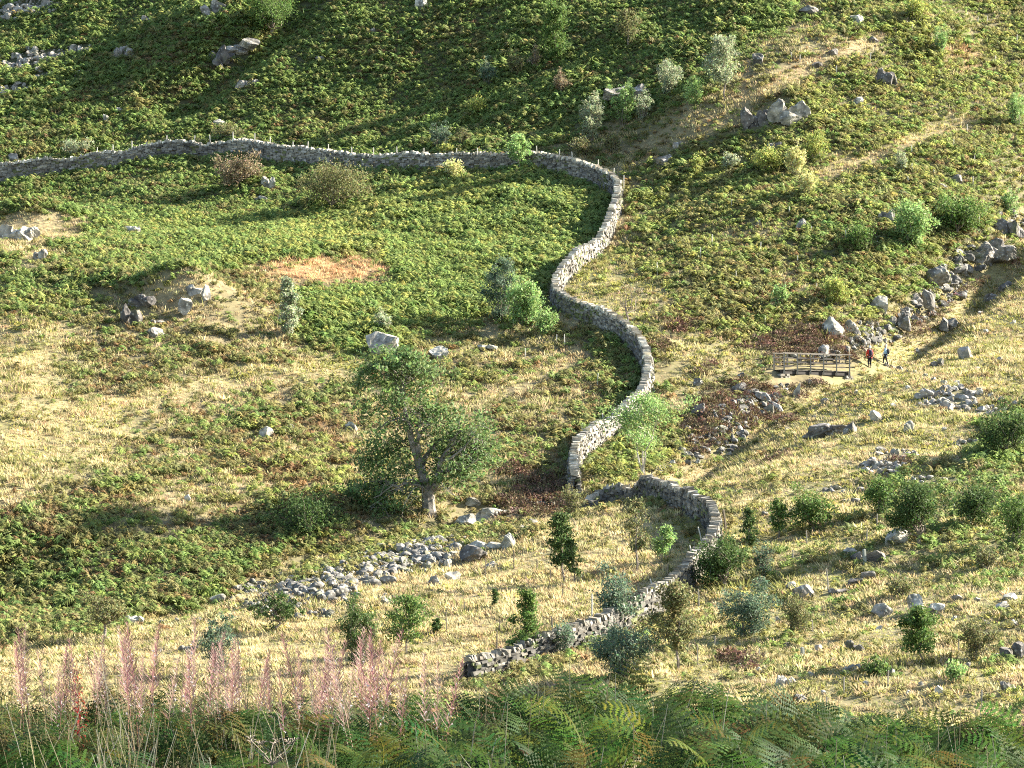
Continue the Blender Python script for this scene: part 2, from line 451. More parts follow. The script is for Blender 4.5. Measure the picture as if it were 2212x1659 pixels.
def cover(px, py, jx=0.0, jy=0.0):
    u = np.clip((px + jx - rx0) / RS, 0, nx - 1.001); v = np.clip((py + jy - ry0) / RS, 0, ny - 1.001)
    return W[v.astype(int), u.astype(int)]

def cover_at(x, y, z, lift=0.0):
    px, py = project(np.stack([x, y, z + lift], -1))
    jx = 18 * vn(x, y, 2.6, 5) + 14 * vn(x, y, 9, 6); jy = 5 * vn(x, y, 2.6, 6) + 4 * vn(x, y, 9, 7)
    w = cover(px, py, jx, jy).copy()
    for k in range(8):
        w[:, k] *= np.exp(.6 * vn(x + 9 * k, y, 4.2, k) + .6 * vn(x, y + 7 * k, 1.7, k + 3))
    return w / w.sum(1, keepdims=True), px, py

# ground mesh
gw, gpx, gpy = cover_at(XX.ravel(), YY.ravel(), H.ravel())
GP = np.array([(.045,.05,.02),(.075,.075,.028),(.075,.065,.032),(.075,.05,.026),(.24,.19,.10),(.16,.155,.055),(.06,.035,.025),(.34,.18,.08)])  # litter tones, darkened so gaps between the plants read as shade
gc = gw @ GP
gc[YY.ravel() < 70] = (.05, .055, .022)
V = np.stack([XX.ravel(), YY.ravel(), H.ravel()], -1)
nyg, nxg = XX.shape
idx = np.arange(nyg * nxg).reshape(nyg, nxg)
Q = np.stack([idx[:-1, :-1], idx[:-1, 1:], idx[1:, 1:], idx[1:, :-1]], -1).reshape(-1, 4)
M["ground"] = solid_mat("hillside_soil", (0, 0, 0), .95, 1.8, .35, .8, attr=True)
go = mesh_np("hillside", V, [Q], M["ground"], colr=gc, smooth=True)
tag(go, kind="structure")
# ------------------------------------------------------------------ dry stone walls
UP_WALL = [(-120,362),(-60,360),(0,355),(60,350),(130,343),(190,330),(250,326),(300,317),(345,305),(385,299),(440,303),(475,304),(530,301),(565,306),(600,318),(640,323),
 (720,328),(780,331),(860,335),(950,334),(1040,333),(1095,329),(1130,327),(1165,331),(1200,338),(1250,347),(1275,358),(1300,366),(1330,374),(1341,388),
 (1338,412),(1328,443),(1318,472),(1296,507),(1266,532),(1236,555),(1208,575),(1193,598),(1192,620),(1209,637),(1242,646),(1277,658),(1312,676),(1350,692),
 (1366,707),(1380,727),(1398,748),(1407,770),(1404,800),(1388,835),(1366,868),(1335,886),(1300,902),(1262,928),(1245,948),(1238,972),(1238,1000),(1243,1022)]
LOW_WALL = [(1268,1052),(1310,1036),(1340,1026),(1380,1031),(1430,1044),(1480,1056),(1525,1072),(1548,1092),(1553,1117),(1543,1147),(1520,1182),(1488,1217),(1450,1247),
 (1410,1275),(1370,1296),(1320,1316),(1270,1332),(1210,1350),(1160,1366),(1110,1381),(1060,1396),(1000,1410)]
WALL_H = 1.30
def wall_path(px):
    P = np.array([at(a, b, WALL_H + .15)[:2] for a, b in px])
    for _ in range(2):
        P[1:-1] = .25 * P[:-2] + .5 * P[1:-1] + .25 * P[2:]
    d = np.concatenate([[0], np.cumsum(np.hypot(*np.diff(P, axis=0).T))])
    s = np.arange(0, d[-1], .25)
    return s, np.stack([np.interp(s, d, P[:, 0]), np.interp(s, d, P[:, 1])], -1)

BOXV = np.array([(x, y, z) for z in (-.5, .5) for y in (-.5, .5) for x in (-.5, .5)])
BOXF = np.array([(0, 2, 3, 1), (4, 5, 7, 6), (0, 1, 5, 4), (2, 6, 7, 3), (0, 4, 6, 2), (1, 3, 7, 5)])
def boxes(C, A, B, D, rng, jit):
    """C centres (n,3), A,B,D full axis vectors (n,3) -> verts, quads"""
    n = len(C)
    j = 1 + jit * (rng.random((n, 8, 3)) - .5) * 2
    L = BOXV[None] * j
    V = C[:, None] + L[..., :1] * A[:, None] + L[..., 1:2] * B[:, None] + L[..., 2:] * D[:, None]
    Fq = BOXF[None] + 8 * np.arange(n)[:, None, None]
    return V.reshape(-1, 3), Fq.reshape(-1, 4)

def stone_cols(n, rng):
    base = np.array([(.38, .35, .29), (.47, .435, .36), (.28, .26, .225), (.41, .36, .28), (.57, .53, .43)])
    c = .42 * base[rng.choice(5, n, p=[.3, .25, .2, .15, .1])] * (.55 + .9 * rng.random((n, 1)))
    return c

def build_wall(px, label, seed, ragged, shade=1.0):
    rng = np.random.default_rng(seed)
    s, P = wall_path(px)
    P = P + .10 * np.stack([vn(s, s * 0, 3.1, 2), vn(s, s * 0, 2.7, 3)], -1)
    T = np.gradient(P, axis=0); T /= np.linalg.norm(T, axis=1, keepdims=True) + 1e-9
    N = np.stack([-T[:, 1], T[:, 0]], -1)
    g = hz(P[:, 0], P[:, 1])
    k = np.ones(9) / 9
    gs = np.convolve(np.pad(g, 4, 'edge'), k, 'valid')
    top = WALL_H + .15 * vn(s, s * 0, 6, seed) + .11 * vn(s, s * 0, 1.4, seed + 1)
    if ragged:
        top = top * (.45 + .55 * S(s, 0, 3.0)) * (.62 + .38 * S(-s, -s[-1], -s[-1] + 14.0))
    for q in rng.uniform(8, s[-1] - 8, int(s[-1] / 14)): top = top * (1 - rng.uniform(.08, .30) * np.exp(-((s - q) / rng.uniform(.6, 1.8)) ** 2))
    e = empty("dry_stone_wall", (P[0, 0], P[0, 1], gs[0]), label, "stone wall")
    O = np.array([P[0, 0], P[0, 1], gs[0]])
    Cs, As, Bs, Ds = [], [], [], []
    z0 = -.35; course = 0
    def smp(q):
        return (np.stack([np.interp(q, s, P[:, 0]), np.interp(q, s, P[:, 1])], -1), np.stack([np.interp(q, s, N[:, 0]), np.interp(q, s, N[:, 1])], -1),
                np.interp(q, s, gs), np.interp(q, s, top))
    while z0 < WALL_H + .2:
        ch = .13 + .09 * rng.random()
        for side in (-1, 1):
            ln = .18 + .34 * rng.random(int(s[-1] / .3)) ** 1.3
            q = np.cumsum(ln); ok = q < s[-1]; q = q[ok] - ln[ok] / 2; ln = ln[ok]
            p, nn, gz, tp = smp(q)
            nn = nn / (np.linalg.norm(nn, axis=1, keepdims=True) + 1e-9)
            zc = z0 + ch / 2 + .02 * (rng.random(len(q)) - .5)
            keep = zc < tp
            frac = np.clip(zc / WALL_H, 0, 1)
            hw = .42 - .16 * frac
            off = side * (hw - .13 + .05 * rng.standard_normal(len(q)))
            c = np.concatenate([p + nn * off[:, None], (gz + zc)[:, None]], 1)
            tt = np.stack([nn[:, 1], -nn[:, 0]], -1)
            sl = np.interp(q, s, np.gradient(gs, s))
            a = np.concatenate([tt, sl[:, None] * 1.0], 1) * (ln * .97)[:, None]
            b = np.concatenate([nn, .15 * (rng.random((len(q), 1)) - .5)], 1) * (.28 + .08 * rng.random((len(q), 1)))
            dd = np.concatenate([.18 * rng.standard_normal((len(q), 2)), np.ones((len(q), 1))], 1) * (ch * (.86 + .2 * rng.random((len(q), 1))))
            Cs.append(c[keep]); As.append(a[keep]); Bs.append(b[keep]); Ds.append(dd[keep])
        z0 += ch; course += 1
    C = np.concatenate(Cs); n = len(C)
    Vv, Fq = boxes(C - O, np.concatenate(As), np.concatenate(Bs), np.concatenate(Ds), rng, .22)
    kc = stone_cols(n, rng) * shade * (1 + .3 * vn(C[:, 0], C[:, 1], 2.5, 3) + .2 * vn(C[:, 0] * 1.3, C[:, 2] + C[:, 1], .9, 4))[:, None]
    ms = (vn(C[:, 0], C[:, 1], 1.7, 6) + .6 * rng.standard_normal(n)) > .85
    kc[ms] = np.array([.11, .12, .05]) * (.7 + .6 * rng.random((ms.sum(), 1)))
    mesh_np("stone_courses", Vv, [Fq], M["wall_stone"], e, np.repeat(kc, 8, 0))
    # coping: flattish slabs set on edge
    ln = .08 + .20 * rng.random(int(s[-1] / .12)) ** 1.5; q = np.cumsum(ln); ok = q < s[-1]; q = q[ok]; ln = ln[ok]
    p, nn, gz, tp = smp(q); tt = np.stack([nn[:, 1], -nn[:, 0]], -1)
    hh = .14 + .24 * rng.random(len(q))
    c = np.concatenate([p + nn * .04 * rng.standard_normal((len(q), 1)), (gz + tp + hh * .38)[:, None]], 1)
    lean = .25 + .25 * rng.standard_normal(len(q))
    a = np.concatenate([tt, np.zeros((len(q), 1))], 1) * ln[:, None] * 1.1
    b = np.concatenate([nn, .1 * rng.standard_normal((len(q), 1))], 1) * (.44 + .16 * rng.random((len(q), 1)))
    dd = np.concatenate([tt * lean[:, None], np.ones((len(q), 1))], 1) * hh[:, None]
    Vv, Fq = boxes(c - O, a, b, dd, rng, .25)
    mesh_np("cope_stones", Vv, [Fq], M["wall_stone"], e, np.repeat(stone_cols(len(q), rng) * 2.1 * shade, 8, 0))  # pale with lichen, colour raised further to stand in for sunlit tops
    # hearting inside the wall
    ring = []
    for o_, f_ in ((-.24, 0), (-.13, 1), (.13, 1), (.24, 0)):
        z = np.where(f_ > 0, top - .06, -.6) + gs
        ring.append(np.concatenate([P + N * o_, z[:, None]], 1))
    R_ = np.stack(ring, 1) - O; m = len(P); ii = np.arange(m - 1)[:, None] * 4
    qs = [np.concatenate([ii + a_, ii + b_, ii + 4 + b_, ii + 4 + a_], 1) for a_, b_ in ((0, 1), (1, 2), (2, 3))]
    mesh_np("hearting", R_.reshape(-1, 3), [np.concatenate(qs)], M["core"], e)
    return P, gs, top

P_up, g_up, t_up = build_wall(UP_WALL, "long pale grey dry stone wall winding down from the bracken slope to the beck", 11, False)
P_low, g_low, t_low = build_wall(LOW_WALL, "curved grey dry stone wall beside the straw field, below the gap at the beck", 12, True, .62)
def wall_clear(x, y):
    return np.minimum(seg_dist(x, y, P_up[::5]), seg_dist(x, y, P_low[::5]))
# ------------------------------------------------------------------ bracken, grass, heather on the hillside
def instance(tv, tf, P, ang, sc, cols, tilt=None):
    """tv (m,3) template verts in triangles, tf (m,) shade factor per vertex (kept as hue variety)"""
    c, s = np.cos(ang)[:, None], np.sin(ang)[:, None]
    sx = sc if sc.ndim == 2 else np.repeat(sc[:, None], 3, 1)
    X = tv[None, :, 0] * sx[:, :1]; Y = tv[None, :, 1] * sx[:, 1:2]; Z = tv[None, :, 2] * sx[:, 2:3]
    out = np.stack([X * c - Y * s + P[:, :1], X * s + Y * c + P[:, 1:2], Z + P[:, 2:3]], -1)
    return out.astype(np.float32).reshape(-1, 3), (cols[:, None] * tf[None]).astype(np.float32).reshape(-1, 3)

def frond_template(rng, nf=5, npn=5):
    tv = []; tf = []
    for f in range(nf):
        a = 2 * math.pi * (f + .8 * rng.random()) / nf
        L = .55 + .5 * rng.random(); h = .35 + .45 * rng.random(); w0 = .26 + .14 * rng.random()
        d = np.array([math.cos(a), math.sin(a), 0]); q = np.array([-d[1], d[0], 0])
        t = np.linspace(.12, 1, npn + 1)
        roll = .5 * rng.standard_normal()
        q = q * math.cos(roll) + np.array([0, 0, 1]) * math.sin(roll)
        pts_ = [d * L * (.10 * u + .90 * u ** 1.4) + np.array([0, 0, h * math.sin(math.pi * min(1, .25 + .62 * u)) ** .8 * min(1, u * 2.6)]) for u in t]
        sh = (.78 + .44 * rng.random()) * np.array([1 + .06 * rng.standard_normal(), 1, 1])
        for k in range(npn):
            wl = w0 * math.sin(math.pi * (.22 + .78 * t[k] ** .8)) ** .8 + .02
            for sd in (-1, 1):
                b0, b1 = pts_[k], pts_[k + 1]
                tip = b1 + q * sd * wl * (.8 + .4 * rng.random()) + d * wl * .25 - np.array([0, 0, wl * (.1 + .5 * rng.random())])
                tv += [b0, b1 * .85 + b0 * .15, tip]; tf += [sh, sh, sh * 1.08]
    return np.array(tv), np.array(tf)

def tuft_template(rng, nb=9, h=.38, spread=.16, wid=.045, lean=.25):
    tv = []; tf = []
    for b in range(nb):
        a = rng.random() * 6.283; r = spread * math.sqrt(rng.random())
        p = np.array([math.cos(a) * r, math.sin(a) * r, -.05])
        wa = rng.random() * 6.283; w = wid * (.6 + .8 * rng.random())
        u = np.array([math.cos(wa), math.sin(wa), 0]) * w
        tip = p + np.array([p[0] * 1.2 - lean * (.3 + .7 * rng.random()) * h, p[1] * 1.2 + .35 * lean * rng.standard_normal() * h, h * (.55 + .6 * rng.random())])
        mid = (p + tip) / 2 + np.array([0, 0, .08 * h])
        sh = np.full(3, .8 + .4 * rng.random())
        tv += [p - u, p + u, mid + u * .6, p - u, mid + u * .6, mid - u * .6, mid - u * .6, mid + u * .6, tip]; tf += [sh] * 9
    return np.array(tv), np.array(tf)

def heath_template(rng, n=90, r=.42):
    tv = []; tf = []
    for b in range(n):
        d = rng.standard_normal(3); d[2] = abs(d[2]) * .8 + .1; d /= np.linalg.norm(d)
        p = d * r * (.55 + .45 * rng.random()); p[2] *= .8
        u = rng.standard_normal(3); u -= u.dot(d) * d; u *= .05 / np.linalg.norm(u)
        sh = np.array([1, 1, 1]) * (.6 + .8 * rng.random())
        if rng.random() < .25: sh = sh * np.array([1.1, 1.5, 1.0])
        tv += [p - u, p + u, p + d * .07 + .03 * rng.standard_normal(3)]; tf += [sh] * 3
    return np.array(tv), np.array(tf)

trg = np.random.default_rng(5)
BR = [frond_template(trg) for _ in range(10)]
GR = [tuft_template(trg, 10, .32, .17, .032, .3) for _ in range(8)]
TU = [tuft_template(trg, 10, .16, .2, .05, .15) for _ in range(6)]
HT = [heath_template(trg) for _ in range(6)]

def jitter_grid(sp, seed, y0=122, y1=432):
    r = np.random.default_rng(seed)
    ys = np.arange(y0, y1, sp); out = []
    for y in ys:
        hw = .163 * y + 3
        xs = np.arange(-hw, hw, sp)
        out.append(np.stack([xs + sp * (r.random(len(xs)) - .5), y + sp * (r.random(len(xs)) - .5)], -1))
    P = np.concatenate(out)
    z = hz(P[:, 0], P[:, 1])
    px, py = project(np.stack([P[:, 0], P[:, 1], z], -1))
    ok = (px > -130) & (px < 2342) & (py > -70) & (py < 1600)
    P = P[ok]; z = z[ok]
    return P[:, 0], P[:, 1], z, r

SCREE_MASK = []      # filled by the stones module: (x, y, radius) discs kept bare
def bare(x, y, rad=0.0):
    m = wall_clear(x, y) < .62 + rad
    for cx, cy, rx_, ry_ in SCREE_MASK:
        m |= ((x - cx) / (rx_ + rad)) ** 2 + ((y - cy) / (ry_ + rad)) ** 2 < 1
    return m

def scatter_all():
    # bracken
    x, y, z, r = jitter_grid(.46, 21)
    w, px, py = cover_at(x, y, z, .55)
    wb = w[:, :4]; tot = wb.sum(1)
    dens = np.clip(tot ** 1.6 * 1.05, 0, 1)
    ok = (r.random(len(x)) < dens) & ~bare(x, y, .15)
    x, y, z, wb, px, py = x[ok], y[ok], z[ok], wb[ok], px[ok], py[ok]
    cw = np.cumsum(wb / wb.sum(1, keepdims=True), 1)
    cls = (r.random((len(x), 1)) > cw).sum(1).clip(0, 3)
    cols = PAL[cls] * (.86 + .28 * r.random((len(x), 1))) * (1 + .06 * r.standard_normal((len(x), 3)) * np.array([1, .5, .6]))
    cols = np.clip(cols, .01, .8)
    size = (.54 + .42 * r.random(len(x))) * (1 + .30 * vn(x, y, 5, 2) + .22 * vn(x, y, 1.9, 3)) * np.where(cls == 3, .8, 1) * (.62 + .4 * tot[ok])
    sc = np.stack([size, size, size * (.8 + .35 * r.random(len(x)))], -1)
    which = r.integers(0, len(BR), len(x)); ang = r.random(len(x)) * 6.283
    VV, CC = [], []
    for k, (tv, tf) in enumerate(BR):
        m = which == k
        a, b = instance(tv, tf, np.stack([x, y, z - .02], -1)[m], ang[m], sc[m], cols[m])
        VV.append(a); CC.append(b)
    V = np.concatenate(VV); C = np.concatenate(CC)
    print("bracken plants", len(x), "tris", len(V) // 3)
    o = mesh_np("bracken", V, [np.arange(len(V), dtype=np.int32).reshape(-1, 3)], M["leaf"], colr=C)
    tag(o, "green and browning bracken fronds covering the hillside", "bracken", kind="stuff")
    # grass
    x, y, z, r = jitter_grid(.31, 22)
    w, px, py = cover_at(x, y, z, .12)
    wg = w[:, [4, 5, 7]]; tot = wg.sum(1)
    ok = (r.random(len(x)) < np.clip(1.1 * tot + .03, 0, 1)) & ~bare(x, y)
    x, y, z, wg = x[ok], y[ok], z[ok], wg[ok]
    cw = np.cumsum(wg / (wg.sum(1, keepdims=True) + 1e-6), 1)
    cls = np.array([4, 5, 7])[(r.random((len(x), 1)) > cw).sum(1).clip(0, 2)]
    cols = np.clip(PAL[cls] * (.7 + .6 * r.random((len(x), 1))) * (1 + .22 * vn(x, y, 2.2, 6))[:, None] * (1 + .06 * r.standard_normal((len(x), 3))), .01, .85)
    lump = 1.12 * (1 + .5 * vn(x, y, 1.5, 4)) * (1 + .25 * vn(x, y, .8, 5))
    size = (.65 + .5 * r.random(len(x))) * lump
    ang = .7 * r.standard_normal(len(x))
    ru = (r.random(len(x)) < .035 + .05 * np.clip(vn(x, y, 6, 1), 0, 1)) & (cls != 7)
    cols[ru] = np.array([.17, .175, .06]) * (.7 + .6 * r.random((ru.sum(), 1))); size[ru] *= 1.55; cls[ru] = 4
    VV, CC = [], []
    which = r.integers(0, 100, len(x))
    P = np.stack([x, y, z], -1); sc = np.repeat(size[:, None], 3, 1)
    for setk, TT in (((4, 7), GR), ((5,), TU)):
        for k, (tv, tf) in enumerate(TT):
            m = np.isin(cls, setk) & (which % len(TT) == k)
            a, b = instance(tv, tf, P[m], ang[m], sc[m] * np.array([1, 1, np.where(setk[0] == 4, .85, 1.0)]), cols[m]); VV.append(a); CC.append(b)
    V = np.concatenate(VV); C = np.concatenate(CC)
    print("grass tufts", len(x), "tris", len(V) // 3)
    o = mesh_np("grass", V, [np.arange(len(V), dtype=np.int32).reshape(-1, 3)], M["grass"], colr=C)
    tag(o, "straw coloured and yellow green grass between the bracken", "grass", kind="stuff")
    # heather
    x, y, z, r = jitter_grid(.40, 23)
    w, px, py = cover_at(x, y, z, .2)
    ok = (r.random(len(x)) < 1.1 * w[:, 6]) & ~bare(x, y)
    x, y, z = x[ok], y[ok], z[ok]
    cols = PAL[6] * (.7 + .6 * r.random((len(x), 1))) * (1 + .1 * r.standard_normal((len(x), 3)))
    size = .8 + .9 * r.random(len(x)); which = r.integers(0, len(HT), len(x)); ang = r.random(len(x)) * 6.283
    VV, CC = [], []
    for k, (tv, tf) in enumerate(HT):
        m = which == k
        a, b = instance(tv, tf, np.stack([x, y, z], -1)[m], ang[m], size[m], np.clip(cols[m], .01, 1)); VV.append(a); CC.append(b)
    V = np.concatenate(VV); C = np.concatenate(CC)
    o = mesh_np("heather", V, [np.arange(len(V), dtype=np.int32).reshape(-1, 3)], M["heather"], colr=C)
    tag(o, "brown heather clumps along the beck", "heather", kind="stuff")
# ------------------------------------------------------------------ shrubs and trees
LEAFC = {"yg": (.27,.30,.08), "gg": (.27,.30,.18), "dg": (.060,.095,.030), "mg": (.095,.15,.040), "ol": (.15,.15,.065), "br": (.22,.175,.105),
         "py": (.46,.45,.19), "bg": (.105,.15,.095), "lg": (.22,.32,.11), "or": (.30,.25,.09)}

def tube(acc, pts_, r0, r1, ns=5, caps=False):
    P = np.asarray(pts_, float); n = len(P)
    T = np.gradient(P, axis=0); T /= np.linalg.norm(T, axis=1, keepdims=True) + 1e-9
    ref = np.array([0, 0, 1.0]) if abs(T[0, 2]) < .9 else np.array([1.0, 0, 0])
    U = np.cross(T, ref); U /= np.linalg.norm(U, axis=1, keepdims=True) + 1e-9
    Wv = np.cross(T, U)
    r = np.linspace(r0, r1, n) if np.isscalar(r0) and np.isscalar(r1) else np.asarray(r0)
    a = np.arange(ns) * 2 * math.pi / ns
    ring = P[:, None] + r[:, None, None] * (np.cos(a)[None, :, None] * U[:, None] + np.sin(a)[None, :, None] * Wv[:, None])
    base = acc["n"]
    acc["v"].append(ring.reshape(-1, 3)); acc["n"] += n * ns
    i = np.arange(n - 1)[:, None] * ns + base; k = np.arange(ns)[None]; k2 = (k + 1) % ns
    acc["f"].append(np.stack([i + k, i + k2, i + ns + k2, i + ns + k], -1).reshape(-1, 4))
def acc_new(): return {"v": [], "f": [], "n": 0}

def wiggle(rng, a, b, n=5, amp=.08):
    a = np.asarray(a, float); b = np.asarray(b, float)
    t = np.linspace(0, 1, n)[:, None]; L = np.linalg.norm(b - a)
    P = a + (b - a) * t
    P[1:-1] += amp * L * rng.standard_normal((n - 2, 3))
    return P

def leaves(rng, C, size, base, clump=None, aspect=.5, drop=.2):
    """one pointed leaf cluster face per centre"""
    n = len(C)
    d = rng.standard_normal((n, 3)); d /= np.linalg.norm(d, axis=1, keepdims=True)
    e = rng.standard_normal((n, 3)); e -= (e * d).sum(1, keepdims=True) * d; e /= np.linalg.norm(e, axis=1, keepdims=True)
    s = size * (.6 + .8 * rng.random((n, 1)))
    V = np.stack([C - d * s * .5, C + e * s * aspect * .5, C + d * s * .5, C - e * s * aspect * .5], 1)
    c = np.asarray(base) * (.72 + .56 * rng.random((n, 1))) * (1 + .10 * rng.standard_normal((n, 3)))
    if clump is not None: c = c * clump[:, None]
    return V.reshape(-1, 3), np.arange(4 * n).reshape(-1, 4), np.repeat(np.clip(c, .01, .9), 4, 0)

def shrub(rng, H, Wd, style, base, dens=1.0):
    """returns (wood accumulator, leaf centres, clump factors, leaf size)"""
    acc = acc_new(); tips = []
    R = Wd / 2
    if style in ("round", "flat", "sapling", "conic", "alder"):
        if style == "round":
            th = .10 * H
            tube(acc, wiggle(rng, (0, 0, -.2), (0, 0, th + .05)), .05 * H ** .8, .04 * H ** .8, 6)
            for k in range(16):
                a = rng.random() * 6.283; ph = rng.uniform(-.25, 1.4)
                e = np.array([math.cos(a) * math.cos(ph) * R * .85, math.sin(a) * math.cos(ph) * R * .85, th + (.40 + .46 * math.sin(ph)) * (H - th)])
                P = wiggle(rng, (0, 0, th), e, 5, .07); tube(acc, P, .022 * H ** .7, .006, 4)
                tips += [(P[-1], .20 * R + .1), (P[-2], .22 * R + .1), (P[2], .2 * R + .08)]
                for q in range(2):
                    f = P[3] + rng.standard_normal(3) * R * .3; tube(acc, wiggle(rng, P[3], f, 3), .008, .004, 3); tips.append((f, .16 * R + .08))
        elif style == "flat":
            top = np.array([.10 * Wd * rng.standard_normal(), 0, .42 * H])
            tr = wiggle(rng, (0, 0, -.2), top, 6, .07); tube(acc, tr, .055 * H ** .8, .035 * H ** .8, 6)
            for k in range(16):
                a = rng.random() * 6.283; z = rng.uniform(.50, 1.0)
                rr = R * math.sqrt(max(.15, 1 - ((z - .55) / .5) ** 2)) * rng.uniform(.55, 1)
                e = np.array([math.cos(a) * rr - .08 * Wd, math.sin(a) * rr, z * H])
                P = wiggle(rng, tr[-1 - (k % 2)], e, 6, .10); tube(acc, P, .022 * H ** .7, .006, 4)
                tips += [(P[-1], .13 * R), (P[-2], .14 * R)]
                for q in range(3):
                    f = P[3 + q % 2] + rng.standard_normal(3) * np.array([.3, .3, .14]) * R; tube(acc, wiggle(rng, P[3], f, 4, .12), .010, .004, 3); tips.append((f, .12 * R))
        else:
            lean = .06 * H * rng.standard_normal(2)
            tr = wiggle(rng, (0, 0, -.2), (lean[0], lean[1], H * .97), 8, .02)
            n_tr = 3 if style == "alder" else 1
            trs = [tr]
            for k in range(n_tr - 1):
                trs.append(wiggle(rng, (.2 * k - .2, .1, -.2), (R * rng.uniform(-.7, .7), R * .3 * rng.standard_normal(), H * rng.uniform(.75, .95)), 8, .03))
            for tr in trs: tube(acc, tr, .028 * H ** .75, .008, 6)
            z0 = {"sapling": .28, "conic": .12, "alder": .42}[style]
            for k in range(int(26 if style != "alder" else 40)):
                tr = trs[k % len(trs)]
                u = z0 + (1 - z0) * (k + .5) / 26 % 1
                u = min(u, .97)
                p = np.array([np.interp(u, np.linspace(0, 1, len(tr)), tr[:, i]) for i in range(3)])
                if style == "conic": prof = .25 + .75 * (1 - u) ** .7 * min(1, (u - .05) * 6)
                else: prof = math.sin(math.pi * min(1, .18 + .80 * ((u - z0) / (1 - z0)))) ** .7
                a = rng.random() * 6.283; rr = R * prof * rng.uniform(.6, 1.05)
                e = p + np.array([math.cos(a) * rr, math.sin(a) * rr, rr * rng.uniform(.1, .7)])
                P = wiggle(rng, p, e, 4, .06); tube(acc, P, .010 * H ** .6, .004, 3)
                tips += [(P[-1], .16 * R + .05), (P[-2], .17 * R + .05), (P[1], .15 * R + .04)]
    elif style in ("willow", "bush"):
        n = 14 if style == "willow" else 20
        for k in range(n):
            a = rng.random() * 6.283; q = math.sqrt(rng.random())
            hz_ = H * (1 - .45 * q ** 2) * rng.uniform(.75, 1.02)
            b = np.array([math.cos(a) * q * R * .25, math.sin(a) * q * R * .25, -.15])
            e = np.array([math.cos(a) * q * R * .92, math.sin(a) * q * R * .92, hz_])
            P = wiggle(rng, b, e, 6, .05); P[:, 2] += .06 * H * np.sin(np.linspace(0, math.pi, 6))
            tube(acc, P, .012 * H ** .6 + .004, .004, 4)
            for j in range(1, 6): tips.append((P[j] * np.array([1, 1, 1]), (.12 if style == "willow" else .18) * R + .06))
            for j in range(3):
                f = P[2 + j] + np.array([rng.standard_normal() * R * .22, rng.standard_normal() * R * .22, abs(rng.standard_normal()) * .14 * H])
                tube(acc, wiggle(rng, P[2 + j - 1], f, 3), .006, .003, 3); tips.append((f, .12 * R + .05))
    elif style == "bare":
        tr = wiggle(rng, (0, 0, -.2), (-.05 * Wd, 0, .5 * H), 5, .06); tube(acc, tr, .06 * H ** .7, .035 * H ** .7, 6)
        for k in range(9):
            a = rng.uniform(-.9, .9); e = tr[-1] + np.array([R * (1.1 * math.sin(a) + .2), R * .6 * rng.standard_normal(), H * .5 * math.cos(a)])
            P = wiggle(rng, tr[-1 - k % 2], e, 5, .10); tube(acc, P, .020 * H ** .7, .004, 4)
            for q in range(3): tube(acc, wiggle(rng, P[2 + q % 2], P[-1] + rng.standard_normal(3) * R * .35, 4, .1), .007, .003, 3)
            tips += [(P[-1], .2 * R)]
    return acc, tips

def build_plant(name, cat, label, px, py, top, wd, style, ck, dens=1.0, group=None, seed=0, wood="bark", lsz=None, crown=None):
    rng = np.random.default_rng(seed * 7 + 13)
    p = at(px, py)
    sc = F / p[1]
    H = (py - top) / sc; Wd = wd / sc
    e = empty(name, p, label, cat, group)
    acc, tips = shrub(rng, H, Wd, style, LEAFC[ck], dens)
    low = style in ("willow", "bush", "round")
    mesh_np("stems" if style in ("willow", "bush") else "trunk", np.concatenate(acc["v"]), acc["f"], M[wood], e)
    vol = H * Wd
    nl = int(min(6500, (560 + 330 * vol) * dens * (1.0 if style != "bare" else .12)))
    tc = np.array([t[0] for t in tips]); tr_ = np.array([t[1] for t in tips])
    cl = .75 + .5 * rng.random(len(tc))
    pw = rng.random(len(tc)) ** 1.6 + .05; k = rng.choice(len(tc), nl, p=pw / pw.sum())
    C = tc[k] + rng.standard_normal((nl, 3)) * tr_[k][:, None] * np.array([.75, .75, .62])
    C = C[C[:, 2] > .02]; kk = k[:len(C)]
    size = lsz or (.20 if sc < 29 else .16)
    V, Fq, c = leaves(rng, C, size, LEAFC[ck], cl[kk], .55 if style != "willow" else .38)
    mesh_np("foliage" if low else "crown", V, [Fq], M["foliage"], e, c)
    return e

